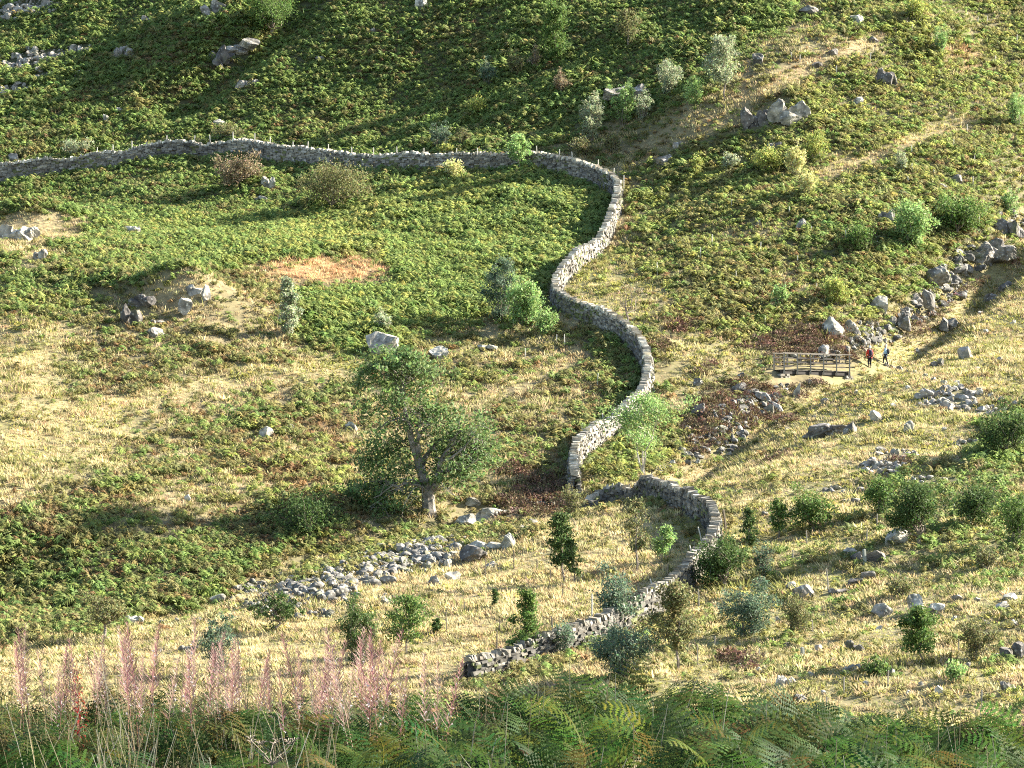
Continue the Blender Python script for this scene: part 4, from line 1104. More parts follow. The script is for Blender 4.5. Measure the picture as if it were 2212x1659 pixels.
RK = [
 (267,122,46,30,"g","grey boulder pile of three blocks high on the left slope","crag",3),(132,126,10,12,"p","tiny white rock right of the upper left scree",None,1),(457,30,64,30,"g","rounded grey crag breaking the top edge at left","crag",2),
 (317,48,34,14,"g","low grey outcrop left of the crag at the top edge","crag",2),(168,164,13,13,"p","lone pale rock below the upper left scree",None,1),(231,260,14,14,"p","lower of two white rocks above the left wall",None,1),
 (260,242,18,10,"p","upper of two white rocks above the left wall",None,1),(478,271,30,14,"p","broad white rock above the wall's hump",None,1),(323,302,11,8,"p","little white stone just above the wall at left",None,1),
 (533,190,46,22,"g","pinkish grey ledge on the shaded slope below the gully","crag",3),(478,136,62,42,"d","dark broken crag beside the gully","crag",4),(520,110,70,22,"g","long pale rib of rock slanting along the gully","crag",4),
 (693,132,22,11,"g","small grey rock right of the gully rib",None,1),(909,18,32,22,"p","pale boulder at the top edge of the shaded slope",None,1),(807,68,11,8,"p","tiny pale stone below the boulder at the top edge",None,1),
 (30,348,26,18,"g","half buried boulder behind the left end of the wall",None,1),(580,404,34,40,"p","pointed white crag right of the brown twiggy bush","crag",2),(567,432,32,12,"p","flat white rocks below the pointed white crag","crag",3),
 (350,470,44,15,"p","cream rock on the crest of the bright bracken field","crag",2),(42,518,84,36,"p","pale outcrop on the face of the left knoll","crag",4),(286,506,38,22,"p","leaning pale slabs right of the left knoll","crag",3),
 (86,560,32,20,"p","lowest pale rock under the left knoll","crag",2),(428,642,52,34,"p","pale rocks near the right end of the central knoll","crag",3),(388,678,50,32,"p","pale fractured block on the central knoll's face","crag",2),
 (282,702,46,44,"d","dark rock at the shaded left foot of the central knoll","crag",2),(336,726,38,20,"p","largest pale boulder at the foot of the central knoll",None,1),(338,698,30,14,"g","grey ledge above the largest boulder of the central knoll","crag",2),(308,660,60,28,"d","dark crevice rocks on the upper left of the central knoll","crag",3),  # dark colour on the knoll's left foot and crevice stands in for shade
 (573,946,34,26,"p","white block in the browning bracken left of the big tree",None,1),(627,930,20,14,"d","dark rock right of the white block",None,1),(315,1062,15,10,"p","small pale stone on the dark bracken band",None,1),(403,1082,16,14,"p","small two toned rock in the pale grass at left",None,1),
 (817,762,78,46,"p","large tilted pale boulder above the big tree",None,1),(947,776,46,30,"p","round pale boulder right of the large tilted one",None,1),(1052,756,42,16,"p","low pale slabs left of the wall bend","crag",2),(760,930,28,20,"p","pale boulder at the left edge of the big tree's crown",None,1),
 (1020,1090,36,16,"p","smooth pale rock at the right foot of the big tree",None,1),(1040,1138,110,44,"p","broad pale rock outcrop on the beck bank below the big tree","crag",6),
 (1900,672,42,34,"p","tall pale boulder with one dark face above the beck",None,1),(1803,722,54,40,"p","biggest pale boulder above the footbridge",None,1),(1836,716,32,26,"p","white angular boulder touching the biggest one above the footbridge",None,1),
 (1777,772,24,28,"p","white pointed rock just behind the footbridge",None,1),(1716,772,18,10,"g","grey stone seen over the footbridge's left rails",None,1),(2022,612,64,38,"g","large round boulder in the beck's upper ravine",None,1),(1993,668,66,40,"g","long grey boulder below the round one in the ravine","crag",2),
 (1940,704,54,38,"g","grey blocks where the ravine opens out","crag",3),(1508,896,34,26,"d","dark round boulder in the heather below the wall",None,1),(1655,868,32,24,"g","grey boulder in the beck below the footbridge",None,1),
 (1658,894,26,22,"g","left of two boulders in the lower beck",None,1),(1680,890,24,22,"p","right, paler of two boulders in the lower beck",None,1),(1718,858,18,32,"p","upright pale stone below the middle of the footbridge",None,1),(1592,846,34,20,"d","flat heathery rock on the beck's left bank",None,1),
 (1785,942,92,30,"d","wide dark outcrop in the grass below the footbridge","crag",4),(1832,938,32,28,"g","rounded grey right end of the wide dark outcrop",None,1),(1781,872,18,13,"p","small white stone in the grass below the bridge's right end",None,1),
 (1890,908,28,22,"p","two toned rock right above the wide dark outcrop",None,1),(1960,932,24,24,"p","pointed pale rock right of the wide dark outcrop",None,1),(1505,832,22,16,"p","pale rock on the grass right of the wall's bulge",None,1),(1600,814,22,10,"g","grey stone on the grass left of the footbridge",None,1),
 (2088,774,32,26,"g","grey rock on the slope right of the two walkers",None,1),(2025,790,36,18,"d","dark rock below and right of the two walkers","crag",2),(2172,624,36,18,"d","dark slab high on the right bank","crag",1),(2140,648,36,16,"d","dark flat slab below the other slab on the right bank",None,1),
 (2052,712,54,26,"g","split grey boulders on the right bank","crag",3),(2005,860,52,20,"g","grey rocks in the grass above the wide scree patch","crag",3),(2180,508,64,40,"d","dark crag at the right edge beside the ravine head","crag",4),(2140,560,92,44,"g","broken grey crag filling the ravine head","crag",6),
 (1702,260,78,46,"p","sunlit white outcrop below the pale ridge","crag",5),(1634,272,66,48,"d","shadowed crag left of the sunlit white outcrop","crag",5),(1855,52,32,22,"p","bright white boulder near the top edge at right",None,1),(1638,136,26,22,"g","two toned boulder above the pale ridge",None,1),  # shadowed crag takes the dark rock colour in place of its shadow
 (1912,180,52,30,"d","dark broken rocks right of the pale ridge","crag",5),(1853,224,24,16,"p","white rock below the dark broken rocks",None,1),(1675,322,34,18,"d","dark rock under the sunlit white outcrop","crag",2),(1762,144,26,12,"d","dark stone set into the pale ridge",None,1),
 (1888,90,22,12,"d","dark stone near the upper end of the pale ridge",None,1),(1796,116,30,12,"d","flat dark stone in the middle of the pale ridge",None,1),(1742,28,46,16,"g","grey boulder touching the top edge right of centre",None,1),(1433,358,38,26,"g","grey boulder right of the wall's sharp corner",None,1),
 (1467,314,34,18,"g","grey slab above the boulder at the wall corner","crag",2),(1355,212,96,30,"g","long grey outcrop behind the willows","crag",6),(2038,410,22,16,"p","pale upper rock of two on the right slope",None,1),(2068,392,26,16,"g","grey rock beside the pale one on the right slope",None,1),
 (1912,480,38,26,"g","grey rocks left of the bright yellow green bush","crag",3),(1728,494,24,22,"p","white and black rock alone in the bracken, right of the wall",None,1),(1638,486,11,11,"p","tiny white stone in the bracken right of the wall",None,1),(1948,424,26,12,"g","low grey rock above the bright yellow green bush",None,1),
 (1017,1210,62,34,"d","large dark block at the right end of the scree",None,1),(1096,1184,32,34,"p","angular boulder right of the large dark block",None,1),(1120,1148,40,14,"g","flat slab above the angular boulder",None,1),(1149,1140,30,20,"g","grey boulder beside the heather in the straw field",None,1),
 (940,1264,30,22,"g","dark rounded boulder in straw below the scree",None,1),(978,1252,36,18,"p","pale flat boulder right of the dark rounded one",None,1),(964,1226,20,20,"p","white block at the scree's lower right",None,1),(977,1204,26,14,"p","white slab left of the large dark block",None,1),(1062,1226,26,14,"g","small rock below the large dark block",None,1),(1050,1186,60,20,"p","broken pale slab between the dark block and angular boulder","crag",3),
 (467,1304,34,22,"p","pale boulder at the left end of the scree",None,1),(290,1346,46,20,"p","pale pile of rock on the straw edge at far left","crag",3),
 (1935,1172,60,32,"p","round pale boulder below the largest bush at right",None,1),(1835,1200,34,18,"p","pale flat block left of the dark slab",None,1),(1893,1210,46,22,"d","dark square slab right of the grey tree guard",None,1),(1850,1209,28,18,"d","small dark block left of the grey tree guard",None,1),
 (1736,1292,50,30,"g","steep grey boulder below the stake on the right slope",None,1),(1709,1270,22,14,"p","small pale rock at the shoulder of the steep grey boulder",None,1),(1808,1280,50,18,"d","low dark slab, left in a row of three","crag",2),(1843,1264,32,16,"d","dark rock, middle in a row of three",None,1),(1874,1250,32,18,"g","grey rock, right in a row of three",None,1),
 (1905,1328,48,26,"g","streaked grey boulder above the straw at lower right",None,1),(1984,1322,42,40,"p","peaked pale boulder in the straw at lower right",None,1),(2024,1324,42,22,"p","wedge shaped boulder right of the peaked one",None,1),(2158,1320,32,22,"p","pale boulder near the right edge among straw",None,1),(2178,1296,34,16,"p","upper flat boulder near the right edge",None,1),
 (2068,1298,24,14,"g","small grey stone above the wedge shaped boulder",None,1),(2190,1420,66,40,"d","dark half buried rock at the right edge","crag",2),(1766,1404,22,12,"g","small flat stone right of the short grey tree guard",None,1),(1846,1406,40,20,"d","dark stones in straw left of the leafy oak sapling","crag",3),
 (1838,1450,40,20,"p","white and dark stones in the lower right straw","crag",3),(1697,1480,46,22,"p","pale cracked rocks above the ferns","crag",3),(1728,1514,28,16,"d","dark rock at the ferns' upper edge",None,1),(1926,1458,18,14,"g","small round stone left of the thin stake",None,1),
 (2028,1496,22,16,"p","pale stone half hidden by fern tips at right",None,1),(2176,1490,36,30,"g","tall grey rocks by the right edge above the ferns","crag",3),(2186,1352,30,14,"p","pale slab at the right edge in straw",None,1),(1652,1112,14,8,"g","little stone near the narrow dark sapling",None,1),(1835,1086,40,16,"g","grey rocks right of the young bare trunked tree","crag",3),
 (1895,1008,14,10,"p","white stone on the upper side of the wide scree patch",None,1),(1700,1395,18,8,"d","dark flat stone right of the lone lower willows",None,1),
]
for x, y, w_, h_, tn, lb, nm, lp in RK:
    add_rock(x, y, w_, h_, tn, lb, nm or "boulder", lumps=lp)
# near identical small stones
def small(lb, gr, L, tone="p"):
    for x, y, w_ in L: add_rock(x, y, w_, w_ * .7, tone, lb, "stone", gr)
small("small white stone in the boulder jumble above the footbridge", "white stones above the footbridge",
      [(1838,738,15),(1852,728,14),(1866,742,14),(1878,730,16),(1890,742,14),(1862,716,15),(1880,712,13),(1846,754,12),(1900,724,15),(1868,756,12),(1912,738,12),(1888,700,13),(1856,700,12)])
small("small pale stone in the heathery beck bed", "pale stones in the beck",
      [(1486,930,18),(1502,958,16),(1530,978,16),(1545,940,14),(1570,960,14),(1596,930,16),(1560,900,16),(1610,912,14),(1636,886,14),(1480,986,16),(1450,1004,16),(1508,1000,14),(1420,1014,14),(1630,856,12),(1696,846,12),(1748,828,14),(1576,984,12),(1524,916,12)])
small("small grey stone along the stony path edge right of the walkers", "stones along the path",
      [(1930,796,12),(1945,800,14),(1962,806,12),(1978,808,14),(2000,816,14),(2018,824,14),(2040,832,16),(2062,842,14),(2090,848,14),(2115,852,16),(2140,858,14),(2165,866,16),(2190,874,14),(1915,790,12)])
small("small pale stone scattered in the straw at lower right", "stones in the lower right straw",
      [(1640,1450,14),(1800,1430,14),(1870,1480,14),(1960,1500,14),(2090,1440,14),(2130,1350,16),(2060,1340,14),(1990,1480,12),(1750,1460,14),(1900,1360,14),(2110,1300,14),(1680,1340,12),(1780,1500,14),(2150,1420,14),(1880,1430,12),(1600,1440,12)])
small("small pale stone on the grassy right bank", "stones on the right bank",
      [(1850,850,12),(1930,880,14),(1980,760,12),(2080,640,12),(2130,720,14),(2190,700,14),(2110,800,12),(1760,905,12),(1700,930,12),(2160,780,14),(2040,930,12),(2120,680,12),(1960,840,12)])

# scree: too many stones to count, one mesh per slope of loose rock
def scree(patches, tone, label, seed, bare_=False):
    rng = np.random.default_rng(seed); Vs, Fs, off = [], [], 0
    tmpl = [rock_shape(rng, ICO1, 9, .06) for _ in range(14)]
    for x, y, rx, ry, n, sz in patches:
        for k in range(n):
            a = rng.random() * 6.283; q = math.sqrt(rng.random())
            px, py = x + rx * q * math.cos(a), y + ry * q * math.sin(a)
            p = at(px, py); s = sz * (.30 + rng.random() ** 3 * 2.2) * p[1] / F
            v = tmpl[rng.integers(14)] * np.array([1, .8, .75]) * (.7 + .6 * rng.random(3)) * s / 2
            t = rng.random() * 6.283; c, sn = math.cos(t), math.sin(t)
            v = v @ np.array([[c, -sn, 0], [sn, c, 0], [0, 0, 1]]).T
            Vs.append(v + p + (0, 0, .12 * s)); Fs.append(ICO1F + off); off += len(v)
        c0 = at(x, y); s = c0[1] / F
        cl = at(x, y + ry)[1]; cu = at(x, y - ry)[1]
        if bare_: SCREE_MASK.append((c0[0], (cl + cu) / 2, rx * s * .72, abs(cu - cl) / 2 * .72))
    o = mesh_np("scree", np.concatenate(Vs), [np.concatenate(Fs)], M[{"p": "rock_pale", "g": "rock", "m": "rock_mid", "d": "rock_dark"}[tone]])
    return tag(o, label, "scree", kind="stuff")
scree([(590,1288,90,32,330,14),(690,1260,85,34,360,15),(770,1236,95,34,420,16),(850,1216,85,34,380,16),(930,1196,60,28,200,16),(650,1324,85,14,130,11),(850,1296,40,9,60,11),(545,1276,30,10,40,14),(740,1290,40,12,50,12),(965,1172,50,10,50,12)],
      "m", "long band of grey scree across the straw field", 41)
scree([(1905,1010,50,16,110,12),(1940,985,60,12,70,11),(1800,1060,60,9,40,10),(2075,860,50,32,130,12),(2020,870,40,12,40,10),(2140,890,50,10,40,11),(1990,1040,50,14,50,10),(2100,960,40,10,30,10)],
      "g", "patches of grey scree on the grassy right bank", 42, True)
scree([(60,18,75,18,150,11),(20,30,30,16,40,11),(50,135,60,26,130,12),(110,120,45,14,60,11),(30,195,45,14,60,10),(170,105,35,8,25,9),(90,165,40,9,30,9)],
      "g", "streaks of grey scree high on the shaded left slope", 43, True)
scree([(415,1402,32,10,36,11),(395,1345,50,8,30,10)], "g", "small heap of grey scree behind the willowherb", 44)
scree([(2100,560,60,24,90,13),(2040,630,50,24,70,13),(2180,480,40,20,50,13),(1985,680,40,20,60,12),(1640,870,50,20,110,13),(1590,900,60,26,120,14),(1790,765,50,14,40,12),(1890,725,50,26,110,13),(2010,650,40,30,90,14),(2060,600,40,24,80,14),(1550,950,70,30,110,12),(1480,985,40,18,40,10),(1620,890,40,18,40,9),(1420,1018,40,10,30,9),(1700,835,30,10,20,9),(1870,735,40,18,60,9),(1960,690,40,16,50,10),(1180,1085,60,10,40,9)], "m", "dark wet stones lying in the beck bed", 45)
# ------------------------------------------------------------------ footbridge
def beam(acc, a, b, w, h):
    """rectangular bar from a to b, w across, h deep"""
    a = np.array(a, float); b = np.array(b, float); d = b - a; d /= np.linalg.norm(d)
    up = np.array([0, 0, 1.0]) if abs(d[2]) < .9 else np.array([0, 1.0, 0])
    s = np.cross(d, up); s /= np.linalg.norm(s); u = np.cross(s, d)
    V = np.array([p + s * w / 2 * i + u * h / 2 * j for p in (a, b) for i, j in ((-1, -1), (1, -1), (1, 1), (-1, 1))])
    n = acc["n"]; acc["v"].append(V); acc["n"] += 8
    acc["f"].append(np.array([(0, 1, 2, 3), (7, 6, 5, 4), (0, 4, 5, 1), (1, 5, 6, 2), (2, 6, 7, 3), (3, 7, 4, 0)]) + n)
def put(acc, name, mat, parent): return mesh_np(name, np.concatenate(acc["v"]), acc["f"], M[mat], parent)

pR = at(1826, 801); pL = at(1681, 806)
L_ = float(np.hypot(*(pR - pL)[:2])); ang = math.atan2(pR[1] - pL[1], pR[0] - pL[0])
ax = np.array([math.cos(ang), math.sin(ang), 0]); nn_ = np.array([-ax[1], ax[0], 0])
zdeck = float((ray(1750, 801) * (pR[1] + pL[1]) / 2)[2])
org = np.array([pL[0], pL[1], zdeck])
br = empty("footbridge", org, "weathered wooden footbridge with slatted rails crossing the beck", "footbridge")
def B(x, y, z): return ax * x + nn_ * y + np.array([0, 0, z])
a = acc_new()
for k in range(int(L_ / .152)): beam(a, B(.08 + k * .152, -.55, 0), B(.08 + k * .152, .55, 0), .135, .05)
put(a, "deck", "bridge_wood", br)
for y in (-.42, .42):
    a = acc_new(); beam(a, B(-.15, y, -.19), B(L_ + .1, y, -.19), .14, .30); put(a, "girder", "bridge_shaded", br)
for y in (-.58, .58):
    for k in range(6):
        x = .1 + k * (L_ - .2) / 5
        a = acc_new(); beam(a, B(x, y, -.32), B(x, y, 1.32), .11, .11); put(a, "rail_post", "stake_grey", br)  # paler colour than the rails, so the posts read as sunlit
    for z, h in ((1.34, .06), (.98, .075), (.64, .075), (.32, .075)):
        a = acc_new(); o_ = -.075 if y < 0 else .075
        beam(a, B(-.1, y + (0 if z > 1 else -o_), z), B(L_ + .15, y + (0 if z > 1 else -o_), z), .13 if z > 1 else .035, h)
        put(a, "handrail" if z > 1 else "rail", "bridge_shaded" if z < 1 else "bridge_wood", br)
rs = np.random.default_rng(8)
for xx, dpt in ((.15, 1.5), (L_ - .15, .7)):
    Cs = np.array([B(xx + .25 * i + .08 * rs.standard_normal(), y, -.44 - .2 * j) for i in (-1, 0, 1) for y in (-.5, -.2, .15, .5) for j in range(int(dpt / .2))])
    n = len(Cs)
    V, Q_ = boxes(Cs, np.tile(ax * .27, (n, 1)), np.tile(nn_ * .35, (n, 1)), np.tile((0, 0, .2), (n, 1)), rs, .22)
    mesh_np("abutment", V, [Q_], M["wall_stone"], br, np.repeat(stone_cols(n, rs) * 1.1, 8, 0))

# ------------------------------------------------------------------ the two walkers
def skin(name, joints, edges, root, mat, parent, sub=2):
    me = bpy.data.meshes.new(name)
    names = list(joints)
    me.from_pydata([joints[k][0] for k in names], [(names.index(i), names.index(j)) for i, j in edges], [])
    o = bpy.data.objects.new(name, me); col.objects.link(o)
    md = o.modifiers.new("skin", 'SKIN'); md.use_smooth_shade = True
    sv = me.skin_vertices[0].data if len(me.skin_vertices) else None
    for i, k in enumerate(names):
        r = joints[k][1]; r = (r, r) if np.isscalar(r) else r
        sv[i].radius = r; sv[i].use_root = (k == root)
    ss = o.modifiers.new("sub", 'SUBSURF'); ss.levels = sub; ss.render_levels = sub
    dg_ = bpy.context.evaluated_depsgraph_get(); dg_.update()
    nm = bpy.data.meshes.new_from_object(o.evaluated_get(dg_))
    nm.name = name; nm.materials.clear(); nm.materials.append(M[mat])
    o.modifiers.clear(); o.data = nm
    bpy.data.meshes.remove(me)
    o.parent = parent
    return o
M["skin"] = solid_mat("skin", (.55, .36, .27), .6, 9, .06)
M["red"] = solid_mat("red_jacket", (.62, .045, .025), .75, 9, .15)
M["navy"] = solid_mat("dark_cloth", (.018, .018, .024), .8, 9, .3)
M["pack"] = solid_mat("backpack_cloth", (.045, .03, .05), .8, 9, .3)
M["paleblue"] = solid_mat("checked_shirt", (.35, .50, .58), .8, 14, .35)
M["hair_white"] = solid_mat("white_hair", (.72, .68, .60), .7, 20, .1)
M["hair_fair"] = solid_mat("fair_hair", (.68, .60, .46), .7, 20, .15)
M["shoe"] = solid_mat("pale_boots", (.45, .42, .37), .8, 9, .1)
M["eye"] = solid_mat("eyes", (.03, .025, .02), .3, 9, .1)

def hand(J, E, side, wrist, dirv, out):
    """palm with four fingers of unequal length and a thumb; dirv = down the hand, out = away from the palm edge"""
    d = np.array(dirv, float); d /= np.linalg.norm(d); o = np.array(out, float); o /= np.linalg.norm(o)
    c = np.cross(d, o); W0 = np.array(wrist)
    J["palm" + side] = (W0 + d * .055, (.026, .036)); E.append(("wrist" + side, "palm" + side))
    for k, (of, ln) in enumerate(((-.030, .072), (-.010, .082), (.010, .078), (.028, .060))):
        b = W0 + d * .085 + o * of; m = b + d * ln * .55 + c * .006; t = b + d * ln + c * .028
        for nm, p, r in (("b", b, .011), ("m", m, .009), ("t", t, .008)): J[f"f{k}{nm}{side}"] = (p, r)
        E += [("palm" + side, f"f{k}b{side}"), (f"f{k}b{side}", f"f{k}m{side}"), (f"f{k}m{side}", f"f{k}t{side}")]
    b = W0 + d * .045 - o * .036; t = b + d * .055 - o * .018 + c * .015
    J["tb" + side] = (b, .013); J["tt" + side] = (t, .009)
    E += [("palm" + side, "tb" + side), ("tb" + side, "tt" + side)]

def person(px, py, label, facing, jacket, hair_mat, stride, pack_mat, hgt, long_hair):
    p = at(px, py)
    e = empty("person", p, label, "person", None, facing)          # local +Y is where the person looks
    k = hgt / 1.72
    V3 = lambda x, y, z: np.array([x, y, z]) * k
    J, E = {}, []
    def j(n, x, y, z, r): J[n] = (V3(x, y, z), (r * k if np.isscalar(r) else (r[0] * k, r[1] * k)))
    j("pelvis", 0, 0, .92, (.155, .11)); j("waist", 0, .01, 1.08, (.135, .10)); j("chest", 0, .01, 1.27, (.165, .115)); j("collar", 0, 0, 1.42, (.12, .085)); j("neck", 0, .01, 1.49, .058)
    j("jaw", 0, .03, 1.56, (.066, .075)); j("brow", 0, .02, 1.64, (.080, .095)); j("crown", 0, .01, 1.705, (.060, .072))
    E += [("pelvis", "waist"), ("waist", "chest"), ("chest", "collar"), ("collar", "neck"), ("neck", "jaw"), ("jaw", "brow"), ("brow", "crown")]
    for s, sg in (("L", -1), ("R", 1)):
        f = stride * sg
        j("sh" + s, sg * .185, 0, 1.40, .068); j("el" + s, sg * .245, -.02 - .10 * f, 1.12, .046); j("wrist" + s, sg * .245, .10 - .14 * f, .90, .031)
        E += [("collar", "sh" + s), ("sh" + s, "el" + s), ("el" + s, "wrist" + s)]
        hand(J, E, s, J["wrist" + s][0], (0, .25, -1), (0, 1, .2))
        j("hip" + s, sg * .09, 0, .86, .098); j("kn" + s, sg * .10, .06 + .16 * f, .48, .064); j("an" + s, sg * .10, -.02 + .22 * f, .09, .042); j("heel" + s, sg * .10, -.04 + .22 * f, .045, .040); j("toe" + s, sg * .115, .16 + .22 * f, .035, .034)
        E += [("pelvis", "hip" + s), ("hip" + s, "kn" + s), ("kn" + s, "an" + s), ("an" + s, "heel" + s), ("heel" + s, "toe" + s)]
    skin("body", J, E, "pelvis", "skin", e)
    # face
    a = acc_new(); tube(a, [V3(0, .105, 1.625), V3(0, .135, 1.585), V3(0, .112, 1.575)], np.array([.010, .017, .010]) * k, 0, 6); mesh_np("nose", np.concatenate(a["v"]), a["f"], M["skin"], e)
    for sg in (-1, 1):
        a = acc_new(); tube(a, [V3(sg * .032, .100, 1.625), V3(sg * .032, .117, 1.625)], np.array([.013, .008]) * k, 0, 6); mesh_np("eye", np.concatenate(a["v"]), a["f"], M["eye"], e)
        a = acc_new(); tube(a, [V3(sg * .074, .005, 1.645), V3(sg * .092, -.002, 1.615), V3(sg * .078, .008, 1.575)], np.array([.016, .020, .010]) * k, 0, 6); mesh_np("ear", np.concatenate(a["v"]), a["f"], M["skin"], e)
    a = acc_new(); tube(a, [V3(-.028, .098, 1.553), V3(0, .108, 1.551), V3(.028, .098, 1.553)], np.array([.004, .008, .004]) * k, 0, 6); mesh_np("mouth", np.concatenate(a["v"]), a["f"], M["red"], e)
    def grow(keys, scale, shift=None):
        out = {}
        for n in keys:
            r = J[n][1]; r = (r, r) if np.isscalar(r) else r
            out[n] = (J[n][0], (r[0] * scale, r[1] * scale))
        return out
    kk = grow(["pelvis", "waist", "chest", "collar"], 1.13)
    for s in "LR": kk.update(grow(["sh" + s, "el" + s, "wrist" + s], 1.28))
    kk["hem"] = (V3(0, 0, .80), (.165 * k, .125 * k))
    skin("jacket" if jacket == "red" else "shirt", kk, [("hem", "pelvis"), ("pelvis", "waist"), ("waist", "chest"), ("chest", "collar")] + [x for s in "LR" for x in (("collar", "sh" + s), ("sh" + s, "el" + s), ("el" + s, "wrist" + s))], "pelvis", jacket, e)
    kk = grow(["pelvis"], 1.06)
    for s in "LR": kk.update(grow(["hip" + s, "kn" + s, "an" + s], 1.22))
    skin("trousers", kk, [x for s in "LR" for x in (("pelvis", "hip" + s), ("hip" + s, "kn" + s), ("kn" + s, "an" + s))], "pelvis", "navy", e)
    for s in "LR":
        skin("boot", grow(["an" + s, "heel" + s, "toe" + s], 1.25), [("an" + s, "heel" + s), ("heel" + s, "toe" + s)], "heel" + s, "shoe", e, 1)
    hj = {"a": (V3(0, .0, 1.735), (.050 * k, .070 * k)), "b": (V3(0, -.025, 1.68), (.090 * k, .092 * k)), "c": (V3(0, -.055, 1.60), (.078 * k, .055 * k))}
    he = [("a", "b"), ("b", "c")]
    if long_hair:
        hj["d"] = (V3(0, -.085, 1.47), (.085 * k, .04 * k)); hj["e"] = (V3(0, -.11, 1.33), (.06 * k, .03 * k)); he += [("c", "d"), ("d", "e")]
    skin("hair", hj, he, "b", hair_mat, e, 1)
    bp_ = {"t": (V3(0, -.20, 1.40), (.12 * k, .06 * k)), "m": (V3(0, -.25, 1.22), (.165 * k, .115 * k)), "b": (V3(0, -.23, 1.00), (.155 * k, .11 * k)), "z": (V3(0, -.21, .93), (.12 * k, .08 * k))}
    bp = skin("backpack", bp_, [("t", "m"), ("m", "b"), ("b", "z")], "m", pack_mat, e)
    for sg in (-1, 1):
        a = acc_new(); tube(a, [V3(sg * .10, -.18, 1.42), V3(sg * .12, -.03, 1.50), V3(sg * .13, .13, 1.36), V3(sg * .13, .13, 1.15), V3(sg * .13, -.10, 1.00)], np.full(5, .022 * k), 0, 6)
        mesh_np("strap", np.concatenate(a["v"]), a["f"], M[pack_mat], bp)
    return e
person(1879, 794, "person in a red jacket with dark backpack, standing right of the footbridge with back turned", math.radians(12), "red", "hair_white", .25, "pack", 1.72, False)
person(1913, 789, "person in a pale blue checked shirt with long fair hair on the stony path", math.radians(78), "paleblue", "hair_fair", .9, "navy", 1.66, True)
SCREE_MASK.append((at(1879, 794)[0], at(1879, 794)[1] - .3, .6, 1.0)); SCREE_MASK.append((at(1913, 789)[0], at(1913, 789)[1] - .3, .6, 1.0))
for t_ in np.linspace(-.05, 1.05, 8):
    q = org + ax * L_ * t_; SCREE_MASK.append((q[0], q[1], .8, .9)); SCREE_MASK.append((q[0], q[1] - 1.0, .6, .6))
# ------------------------------------------------------------------ bracken on the near bank
def big_frond(rng, fine=True):
    """one arching frond, base at origin, growing towards +x; triangles"""
    tv, tf = [], []
    H0 = .34 + .34 * rng.random(); L = .52 + .26 * rng.random(); droop = .3 + .7 * rng.random()
    n = 12
    bl = np.linspace(0, 1, n)
    th = np.radians(80 - (42 + 58 * droop) * bl ** 1.05)
    stp = L / (n - 1)
    P = np.zeros((n, 3)); P[0] = (.16 * H0, 0, H0)
    for i in range(1, n): P[i] = P[i - 1] + stp * np.array([math.cos(th[i]), 0, math.sin(th[i])])
    P[:, 1] += .05 * np.sin(bl * 3) * rng.standard_normal()
    # stipe and rachis as thin strips
    chain = [np.array([0, 0, -.05]), np.array([.05 * H0, 0, .5 * H0])] + list(P)
    sh0 = np.array([1.25, 1.05, 1.0])
    for k_ in range(len(chain) - 1):
        a, b = chain[k_], chain[k_ + 1]; w = .006 * (1 - .8 * k_ / len(chain)); u = np.array([0, w, 0])
        tv += [a - u, a + u, b + u, a - u, b + u, b - u]; tf += [sh0] * 6
    tw = .6 * rng.standard_normal()
    for i in range(1, n - 1):
        t = bl[i]
        wl = (.25 * (1 - t) ** .75 + .02) * (1 if t > .1 else .85) * (.85 + .3 * rng.random())
        d = P[i + 1] - P[i - 1]; d /= np.linalg.norm(d)
        nrm = np.cross(d, (0, 1, 0)); nrm = nrm if nrm[2] > 0 else -nrm
        for sd in (-1, 1):
            q = np.array([0, sd * math.cos(tw), 0]) + nrm * math.sin(tw) * sd + d * .42 + nrm * .06
            q /= np.linalg.norm(q)
            sh = np.full(3, .8 + .4 * rng.random()) * np.array([1 + .15 * rng.standard_normal(), 1, 1])
            m = max(3, int(wl / .026)) if fine else 4
            prev = P[i]
            for k_ in range(m):
                u0 = k_ / m; u1 = (k_ + 1) / m
                c0 = P[i] + q * wl * u0 - np.array([0, 0, .30 * wl * u0 ** 2 * droop]); c1 = P[i] + q * wl * u1 - np.array([0, 0, .30 * wl * u1 ** 2 * droop])
                pl = (.026 if fine else .055) * (1 - u0) ** .6 * (1.1 - .5 * t) + .006
                for s2 in (-1, 1):
                    tip = c0 + d * s2 * pl + q * pl * .55 - nrm * pl * .15
                    tv += [c0, c1, tip]; tf += [sh, sh, sh * 1.08]
    return np.array(tv), np.array(tf)

